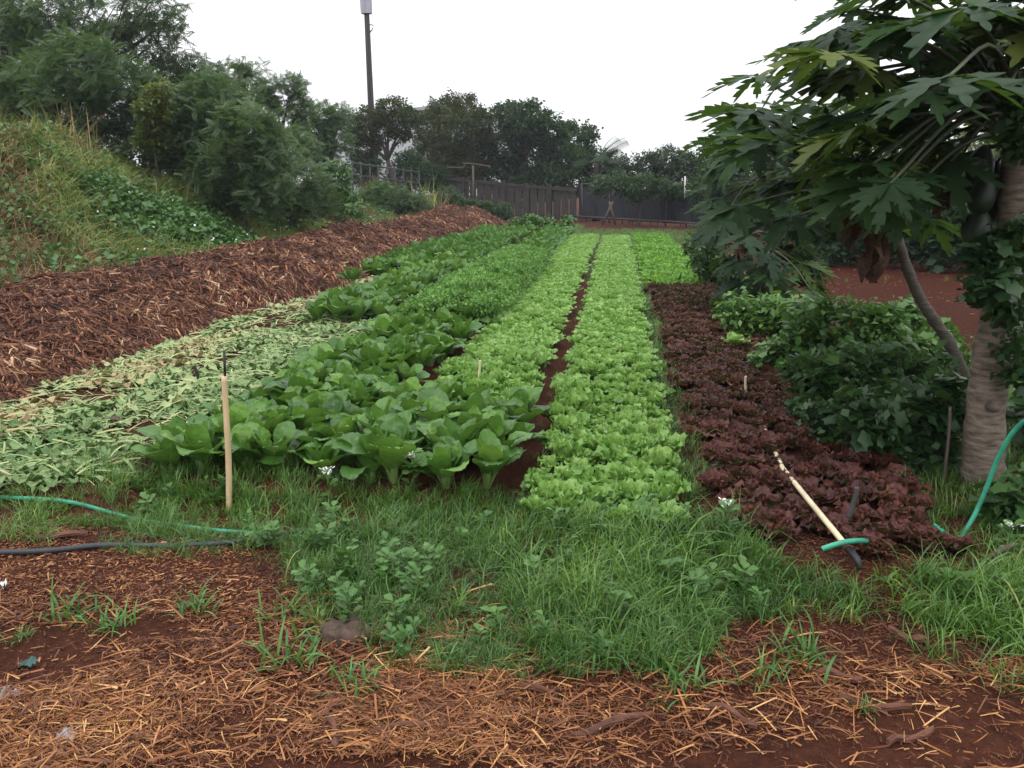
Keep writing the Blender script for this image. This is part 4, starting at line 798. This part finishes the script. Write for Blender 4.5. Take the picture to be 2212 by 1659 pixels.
# ------------------------------------------------------------------ fences, pole, building
def boardfence():
    A, B = D(968, 470, 40), D(1246, 470, 38.5); A[2] = B[2] = 0
    o = empty('board_fence', A, 'weathered grey board fence of wide upright planks behind the beds', 'fence')
    d = B - A; Lf = np.linalg.norm(d); u = d / Lf; yw = math.atan2(u[1], u[0]); n = 17; r = np.random.default_rng(5); ts = []
    for i in range(n):
        f0 = i / n; h0 = 2.0 - .55 * (f0 + .5 / n) + r.normal() * .03; w = Lf / n - r.uniform(.02, .07)
        ts.append(box(u * (f0 + .5 / n) * Lf + [0, r.normal() * .01, h0 / 2], (w, .03, h0), rot(yw, r.normal() * .008)))
    obj('planks', merge(ts), M['wood'], o, smooth=False)
    p0, p1 = np.array([0, -.05, 1.9]), d + [0, -.05, 1.36]; dd = p1 - p0
    obj('top_rail', box((p0 + p1) / 2, (np.linalg.norm(dd), .05, .12), rot(yw, -math.asin(dd[2] / np.linalg.norm(dd)))), M['wood'], o, smooth=False)
    for f in (.13, .45, .8):
        obj('fence_post', box(u * f * Lf + [0, -.1, 1.0 - .25 * f], (.11, .09, 2.1 - .5 * f), rot(yw)), M['wood'], o, smooth=False)
boardfence()
def clothfence(A, B, hgt, label, sag, npost, seed, cl0=.15, ph=1.25):
    r = np.random.default_rng(seed); A = np.asarray(A, float).copy(); B = np.asarray(B, float).copy(); A[2] = B[2] = 0
    o = empty('shade_cloth_fence', A, label, 'fence'); d = B - A; nu, nv = 60, 9
    s = np.linspace(0, 1, nu)[:, None]; v = np.linspace(0, 1, nv)[None]
    top = hgt - sag * np.abs(np.sin(s * 9.5)) + .06 * (fbm(s * 14, s * 0, seed) - .45); low = cl0 + .12 * fbm(s * 9, s * 0 + 4, seed)
    wob = .10 * np.sin(s * 55 + v * 4) * (1 - .4 * v) + .08 * (fbm(s * 26, v * 3, seed) - .45)
    nrm = np.array([-d[1], d[0], 0]) / np.linalg.norm(d)
    P = s[..., None] * d + nrm * wob[..., None]; P = P + np.stack([0 * wob, 0 * wob, low + (top - low) * v], -1)
    obj('cloth', grid(P), M['cloth'], o)
    for i in range(npost):
        f = (i + .5) / npost + r.normal() * .008; hp_ = hgt + r.uniform(-.1, .35)
        sd = -.2 if i % 4 == 1 else .22
        obj('fence_post', tube([d * f + nrm * sd + [0, 0, -.1], d * f + nrm * sd + [r.normal() * .04, 0, hp_]], r.uniform(.018, .03), 6), M['post'], o)
    obj('rail', tube([nrm * .17 + [0, 0, hgt + .05], d * .5 + nrm * .17 + [0, 0, hgt - .02], d + nrm * .17 + [0, 0, hgt + .06]], .035, 6), M['post'], o)
    obj('rail', tube([nrm * -.24 + [0, 0, .25], d + nrm * -.24 + [0, 0, .2]], .03, 6), M['post'], o)
clothfence(D(1248, 472, 38.5), D(1560, 495, 32), 1.62, 'sagging black shade cloth fence on bamboo posts beyond the beds', .16, 20, 3, .08)
clothfence(D(1500, 500, 30.5), D(1760, 530, 24.5), 1.5, 'black shade cloth fence hidden behind the farther papaya', .1, 12, 4)
clothfence(D(1740, 530, 19.5), D(2300, 545, 18.0), 1.25, 'dark shade cloth fence with pale bamboo posts behind the soil field', .1, 26, 6)
def upr(px, py0, py1, Y, rad, mat, name, label, cat, lean=0):
    a, b_ = D(px, py0, Y), D(px + lean, py1, Y); b_[0] += 0
    return tag(obj(name, tube([a * 0, b_ - a], rad, 10), M[mat], loc=a), label, cat)
# white pipe and leaning support posts
q0, q1, q2 = D(1480, 412, 31), D(1480, 381, 31), D(1540, 408, 30.6)
fr_ = empty('pipe_frame', q0, 'white plastic pipe corner standing above the shade cloth', 'pipe')
obj('upright_pipe', tube([(0, 0, -.25), q1 - q0], .026, 8), M['white'], fr_); obj('cross_pipe', tube([(.05, 0, 0), q2 - q0], .026, 8), M['white'], fr_)
z0 = D(1010, 372, 39); fr_ = empty('pipe_frame', z0, 'thin pale irrigation pipe bent above the board fence', 'pipe')
obj('bent_pipe', tube(spline([D(966, 362, 39) - z0, D(1003, 361, 39) - z0, D(1004, 353, 39) - z0, D(1055, 359, 39) - z0, D(1056, 363, 39) - z0], 30), .035, 6), M['post'], fr_)
obj('upright_pipe', tube([D(1022, 400, 39) - z0 - [0, 0, 1.2], D(1022, 357, 39) - z0], .05, 6), M['post'], fr_)
pq = D(1318, 473, 35.5); pq[2] = 0; pr_ = empty('support_prop', pq, 'pair of crossed wooden props leaning on the black shade cloth', 'prop')
for sx_, ex in ((-.35, .1), (.25, -.05)): obj('pole', tube([(sx_, -.5, -.05), (ex, -.3, .95)], .05, 6), M['post'], pr_)
# utility pole
pb_ = D(806, 330, 46); pt_ = D(789, -40, 46); ax = (pt_ - pb_) / (pt_ - pb_)[2]; ft = pb_ - ax * pb_[2]
up_ = empty('utility_pole', ft, 'dark wooden utility pole with pale cover at its top', 'utility pole')
obj('pole', tube([ax * -.2, ax * (pt_[2] / 2), ax * pt_[2]], [.2, .165, .13], 14), M['polewood'], up_)
zc = D(792, 30, 46)[2]
for sg in (-1, 1):
    obj('cover_half', box(ax * (zc + .9) + [sg * .135, -.04, 0], (.255, .42, 1.8), rot(0, math.atan(ax[0]))), M['polebox'], up_, smooth=False)
obj('wire_bracket', tube([ax * (zc - .55) + [.1, -.1, 0], ax * (zc - .6) + [.36, -.1, .02], ax * (zc - .8) + [.3, -.1, 0], ax * (zc - .95) + [.16, -.12, 0]], .03, 6), M['polewood'], up_)
obj('conduit', tube([ax * 1 + [.13, -.15, 0], ax * (zc - .9) + [.13, -.13, 0]], .05, 8), M['polewood'], up_)
# warehouse
wl, wr = D(690, 300, 60), D(936, 300, 56)
zt_l, zt_r = D(690, 268, 60)[2], D(936, 240, 56)[2]; ho = empty('warehouse', (wl[0], wl[1], 0), 'pale grey warehouse behind the rusty trees and utility pole', 'building')
dv = wr - wl; yw = math.atan2(dv[1], dv[0]); Lw = math.hypot(dv[0], dv[1])
def prism(pts, dep):       # profile in local x,z extruded along local y
    n = len(pts); v = [(x, 0, z) for x, z in pts] + [(x, dep, z) for x, z in pts]; lp = list(range(n)) + list(range(2 * n - 1, n - 1, -1)); tt = [n, n]
    for i in range(n): j = (i + 1) % n; lp += [j, i, n + i, n + j]; tt.append(4)
    return T(v, lp, tt)
ho.rotation_euler.z = yw
obj('wall', prism([(0, 0), (Lw, 0), (Lw, zt_r), (0, zt_l)], 14), M['wall'], ho, smooth=False)
an = math.atan2(zt_r - zt_l, Lw); obj('roof', prism([(-.4, zt_l - .1), (Lw + .3, zt_r + .02), (Lw + .3, zt_r + .24), (-.4, zt_l + .12)], 14.6), M['roof'], ho, (0, -.3, .1), smooth=False)
obj('door', box((Lw * .55, -.02, 1.5), (3.2, .06, 3.0)), M['roof'], ho, smooth=False)
obj('wall_panel_seam', box((Lw * .3, -.015, zt_l / 2), (.06, .03, zt_l)), M['roof'], ho, smooth=False)
# railing in front of it
ra, rb = D(760, 352, 33), D(905, 372, 36); rl = empty('railing', ra, 'thin dark railing on the bank below the warehouse', 'railing')
dv = rb - ra
obj('rail', tube([(0, 0, 0), dv], .035, 6), M['greyrod'], rl); obj('rail', tube([(0, 0, -.45), dv - [0, 0, .45]], .03, 6), M['greyrod'], rl)
for f in np.linspace(0, 1, 9): obj('fence_post', tube([dv * f - [0, 0, 1.4], dv * f + [0, 0, .08]], .03, 6), M['greyrod'], rl)

# ------------------------------------------------------------------ stakes, hoses and small things
def stake(name, label, cat, px, py, tx, ty, rad, mat, topmat=None, toplen=0, nodes=True, zb=0, dy=0):
    b = G(px, py, zb); b[2] = float(H(b[0], b[1])); e_ = D(tx, ty, b[1] + dy) - b
    o = empty(name, b, label, cat); L = np.linalg.norm(e_)
    n = 26; s = np.linspace(-.06, 1, n); rr = rad * (1.0 - .12 * np.clip(s, 0, 1))
    if nodes: rr = rr * (1 + .16 * np.exp(-((s - .63) / .012) ** 2) + .12 * np.exp(-((s - .18) / .012) ** 2))
    wob = np.stack([.004 * np.sin(s * 5 + px), 0 * s, 0 * s], -1)
    obj('pole', tube(s[:, None] * e_ + wob, rr, 12), M[mat], o)
    if topmat: obj('rod', tube([e_ * .97, e_ * 1.0 + e_ / L * toplen], rad * .42, 8), M[topmat], o)
    return o
stake('bamboo_stake', 'tall pale bamboo stake with black rod in its top, front left', 'stake', 496, 1105, 486, 812, .0155, 'bamboo', 'darkrod', .125)
stake('sprinkler_stake', 'short pale sprinkler pipe with brown cap in the left lettuce bed', 'stake', 1034, 870, 1036, 778, .010, 'palewood', 'brownrod', .02, False)
stake('dark_stake', 'short crooked black stake among the cut leaves', 'stake', 433, 855, 421, 790, .013, 'darkrod', None, 0, False)
stake('pale_stake', 'short pale stake standing in the red lettuce', 'stake', 1610, 885, 1611, 812, .010, 'palewood', None, 0, False)
stake('grey_rod', 'leaning grey rod beside the fallen pipe in the red lettuce', 'rod', 1826, 1185, 1850, 1052, .012, 'greyrod', None, 0, False)
for i, (px, py, ty) in enumerate(((1183, 660, 628), (1217, 605, 588), (1226, 570, 550), (1467, 625, 588), (1496, 660, 632), (1258, 600, 575))):
    stake('thin_stake', ('thin dark stake at the left edge of the left lettuce bed, nearest of its line', 'thin dark stake in the lettuce, middle of the line along the left bed', 'thin dark stake farthest along the left lettuce bed', 'thin dark stake standing in the seedling bed', 'thin dark stake just behind the red lettuce bed', 'thin dark stake inside the left lettuce bed, near its right side')[i], 'stake', px, py, px + (2, -1, 1, 4, 1, 0)[i], ty, .011, 'darkrod', None, 0, False)
stake('wooden_prop', 'thin grey pole leaning under the vine at right edge', 'pole', 2095, 1245, 2190, 1175, .012, 'post', None, 0, False)
stake('wooden_prop', 'pale bent stick standing among dark vines left of the thick papaya', 'stick', 2040, 1050, 2052, 880, .009, 'post', None, 0, False)
def hose(name, label, pts, rad, mat): return tag(obj(name, tube(spline(pts, 90), rad, 10), M[mat]), label, 'hose')
def gz(px, py, dz=.015): p_ = G(px, py); p_[2] = float(H(p_[0], p_[1])) + dz; return p_
hose('garden_hose', 'green garden hose lying across the left foreground', [gz(-120, 1090), gz(0, 1103), gz(150, 1112), gz(290, 1128), gz(400, 1142), gz(480, 1150), gz(560, 1156), gz(640, 1160, 0.0), gz(720, 1170, -.02)], .0105, 'hose')
hose('water_pipe', 'thick black water hose lying across the left mulch', [gz(-120, 1208), gz(0, 1203), gz(110, 1199), gz(220, 1186), gz(350, 1183), gz(480, 1175), gz(570, 1166), gz(660, 1156), gz(760, 1150, -.01)], .0135, 'bhose')
hose('garden_hose', 'green hose rising in an arc out of the right edge', [gz(2010, 1172, .02), gz(2040, 1176, .02), D(2068, 1166, 3.76), D(2100, 1122, 3.80), D(2130, 1055, 3.82), D(2158, 985, 3.80), D(2190, 932, 3.76), D(2230, 905, 3.7), D(2300, 930, 3.6), D(2400, 1040, 3.5), gz(2480, 1250)], .0105, 'hose')
q = [G(1776, 1186, .17), G(1800, 1178, .19), G(1830, 1170, .205), G(1862, 1168, .18), G(1885, 1172, .10), G(1920, 1176, .05)]
hose('hose_piece', 'short piece of green hose looped over the fallen pale pipe', q, .011, 'hose')
pf = [G(1585, 800, .02), G(1625, 868, .10), G(1690, 1010, .145), G(1745, 1078, .195), G(1800, 1145, .20), G(1838, 1192, .17)]
pp = empty('fallen_pipe', pf[-1], 'pale pipe lying along the red lettuce bed with black end fitting', 'pipe')
obj('pipe', tube(np.array(pf) - pf[-1], .0125, 10), M['palewood'], pp)
dd = (pf[-1] - pf[-2]); dd /= np.linalg.norm(dd); obj('fitting', tube([dd * -.02, dd * .05, dd * .08 - [0, 0, .02]], [.015, .015, .011], 10), M['darkrod'], pp)
obj('collar', tube([dd * -.06, dd * -.02], [.0165, .0165], 10), M['brownrod'], pp)
# stones, husk, fruit, scraps
p_ = gz(752, 1378, .015); tag(obj('rock', blob((.085, .065, .055), 3, .55, 26, 34, 2.6), M['stone'], loc=p_), 'rough grey brown rock at the edge of the front grass', 'rock')
p_ = gz(255, 952, .05); tag(obj('soil_clod', blob((.03, .03, .025), 6, .3), M['stone'], loc=p_), 'small dark clod on top of the cut leaves', 'clod')
th = np.linspace(-.4, 3.5, 16)[:, None]; ww = np.linspace(-1, 1, 6)[None]
hk = np.stack([np.cos(th) * (.085 + .01 * ww) , ww * .05 * (1 + .3 * np.sin(th * 3)), np.abs(np.sin(th)) * -.04 + .05 + .02 * np.cos(th * 4) + .0 * ww], -1)
p_ = gz(1212, 1272, .02); tag(obj('dry_husk', merge([grid(hk), grid(hk * .88 + [0, 0, .004])]), M['clay'], loc=p_), 'curved reddish brown husk lying in the front grass', 'husk')
p_ = D(1822, 966, 5.05); tag(obj('fallen_fruit', blob((.033, .033, .031), 8, .06), M['orange'], loc=p_), 'round orange brown fruit between the red bed and dark vines', 'fruit')
def scrap(seed, sx_, sy_, mat, p_, name, label, cat, rz=0):
    r = np.random.default_rng(seed); u = np.linspace(-1, 1, 7)[:, None]; v = np.linspace(-1, 1, 6)[None]
    P = np.stack([u * sx_ * (1 + .25 * np.sin(v * 4 + seed)), v * sy_ * (1 + .3 * np.sin(u * 5 + seed)), .008 * r.normal(size=(7, 6)) + .012 * np.sin(u * 3) * np.cos(v * 2)], -1)
    o = tag(obj(name, grid(P), M[mat], loc=p_), label, cat); o.rotation_euler.z = rz
scrap(1, .016, .008, 'petal', gz(8, 1268, .02), 'litter_scrap', 'small white scrap at the far left edge of the mulch', 'litter')
scrap(2, .028, .016, 'tealscrap', gz(62, 1442, .02), 'litter_scrap', 'torn dark teal plastic scrap on the bare soil at left', 'litter', .6)
scrap(3, .03, .024, 'litter', gz(140, 1608, .02), 'litter_scrap', 'grey flat scrap on straw near the bottom left corner', 'litter', 2)
scrap(4, .028, .02, 'litter', gz(25, 1515, .02), 'litter_scrap', 'grey scrap at the left edge above the straw', 'litter', .3)
for i, (px, py, L, w, yw, lb) in enumerate(((1320, 1575, .19, .016, .35, 'broad reddish bark strip near the bottom middle'), (900, 1585, .22, .01, .1, 'long thin bark strip lower middle, pointing sideways'), (1810, 1470, .10, .016, -.1, 'short dark stick on the right mulch below the grass'), (1965, 1600, .12, .012, .7, 'pale leaning wood splinter at the bare soil edge, lower right'), (1890, 1530, .15, .009, .05, 'dark curved stick on the right mulch'), (130, 1165, .17, .02, .25, 'orange brown bark slab between the two left hoses'), (1150, 1500, .12, .007, -.5, 'thin dark bark splinter on the straw, centre'), (300, 1170, .06, .022, .0, 'dark bark lump between the two left hoses'), (1580, 1560, .12, .012, -.55, 'reddish bark strip right of the bottom middle'), (720, 1600, .10, .014, -.8, 'dark purple bark strip in the straw, lower middle left'), (1960, 1380, .09, .02, -.2, 'dark rotten bark piece in the chip patch at right'))):
    p_ = gz(px, py, .02); s = np.linspace(-1, 1, 14)[:, None]; v = np.linspace(-1, 1, 4)[None]
    ew = w * (1 - .5 * np.abs(s) ** 4) * (1 + .25 * np.sin(s * 9 + i)); L *= .72; w *= .8; ew = ew * .8; P = np.stack([s * L + 0 * v, v * ew + .02 * np.sin(s * 2 + i), .010 * (1 - v * v) + .008 * np.cos(s * 4 + i)], -1)
    Q = P.copy(); Q[..., 2] -= .009
    o = tag(obj('bark_strip', merge([grid(P), grid(Q)]), M['barkstrip'], loc=p_), lb, 'bark'); o.rotation_euler.z = yw
# separate grass tufts and weeds standing in the mulch
TM = [mesh('grass_tuft', merge([tuft(38, .17, .010, 1.5, 950 + i, .05, .6)]), M['tuft']) for i in range(4)]
for i, (px, py, s, lb) in enumerate(((165, 1325, .9, 'leafy grass tuft on the left mulch, larger of a close pair'), (245, 1355, .7, 'smaller grass tuft right beside the leafy tuft at left'), (425, 1318, .8, 'sprawling grass tuft on mulch below the black hose'), (610, 1335, .7, 'slim upright grass tuft left of the rock'), (640, 1425, 1.0, 'dark grass clump on straw below the rock'), (1735, 1430, 1.0, 'bright green grass tuft alone on the right chips'), (1475, 1490, .9, 'spreading grass clump at the front edge of the grass'), (1640, 1475, .7, 'flat grass clump between the front grass and the right soil'), (980, 1440, .7, 'grass clump at the straw edge below the middle bed'), (1230, 1430, .8, 'grass clump on straw in front of the husk'), (1870, 1535, .4, 'tiny grass sprig beside the dark curved stick'), (40, 1380, .35, 'tiny grass sprig at the left edge soil'), (770, 1480, .8, 'low sprawling grass clump in the straw, left of centre'))):
    o = tag(obj('grass_tuft', TM[i % 4], None, loc=gz(px, py, 0)), lb, 'grass tuft'); o.scale = (s,) * 3; o.rotation_euler.z = i * 1.7
def weed(seed, h=.16, n=16, ls=.045):
    r = np.random.default_rng(seed); ts = [tube([(0, 0, 0), (.01, 0, h * .5), (0, .01, h)], .002, 5)]
    for i in range(n):
        z = h * r.uniform(.15, 1); yw = r.uniform(0, 6.28); ts.append(leaf(ls * r.uniform(.7, 1.3) * 1.6, ls, .8, 1.7, pet=.35, na=5, nc=3, cup=.2, seed=seed + i, pw=.0018).move(rot(yw), (0, 0, z)).rn(r.random()))
    return merge(ts)
WT = [weed(970 + i, .12 + .03 * i) for i in range(4)]
P = fore(2600, 2.5, 4.1, -3.4, 2.2); qx, qy = proj(on_ground(P)); P = P[in_poly(qx, qy, GRASS_POLY) & (rng.random(len(P)) < np.where(qx < 900, .32, .13)) & (fbm(P[:, 0] * 2, P[:, 1] * 2, 83) > .36)]; k = len(P)
tag(obj('low_weeds', inst_many(WT, rot(rng.uniform(0, 6.28, k), rng.normal(0, .2, k), rng.normal(0, .2, k)), on_ground(P), rng.uniform(.4, .85, k), rng.random(k), rng), M['weed']), 'small broad leaved weeds mixed into the front grass', 'weeds', kind='stuff')
for i, (px, py, lb) in enumerate(((712, 1110, 'white flowering weed in the grass before the left mustard block'), (893, 1100, 'white flowering weed in the grass before the front mustard plants'), (1565, 1210, 'white flowering weed at the front left corner of the red bed'), (2170, 1225, 'white flowering weed at the right end of the front grass'))):
    o = empty('flowering_weed', gz(px, py, 0), lb, 'weed'); obj('foliage', weed(990 + i, .2, 14, .04), M['weed'], o)
    r = np.random.default_rng(i); ts = [tube([(0, 0, .1), (.01, 0, .19)], .0022, 5).mat(1)]
    for j in range(22):
        a_ = j * 2.4; ts.append(leaf(.016, .010, .9, 1.5, pet=.1, na=4, nc=3, seed=j, pw=.002).move(rot(a_), (r.normal() * .012, r.normal() * .012, .18 + r.random() * .03)))
    obj('flower', merge(ts), [M['petal'], M['weed']], o)
for i, (px, py, lb) in enumerate(((1585, 780, 'stray bright green lettuce growing among the red lettuces'), (765, 640, 'pale uprooted mustard plant standing at the corner by the mulch'))):
    p_ = G(px, py); p_[2] = float(H(p_[0], p_[1])) + .04
    o = tag(obj('stray_lettuce' if i == 0 else 'mustard_plant', LETT[0] if i == 0 else CH_ONE[2], None, loc=p_), lb, 'lettuce' if i == 0 else 'mustard plant'); o.scale = (1.1, 1.1, 1.2)

# ------------------------------------------------------------------ damp air between the camera and the far trees
hz = box((0, 30, 14.5), (130, 90, 32)); hm = bpy.data.materials.new('damp_air'); hm.use_nodes = True; n = hm.node_tree.nodes; n.remove(n['Principled BSDF'])
pv = n.new('ShaderNodeVolumePrincipled'); pv.inputs['Density'].default_value = HAZE; pv.inputs['Color'].default_value = (.86, .90, 1, 1); hm.node_tree.links.new(pv.outputs[0], n['Material Output'].inputs['Volume'])
tag(obj('haze', hz, hm, smooth=False), kind='stuff')
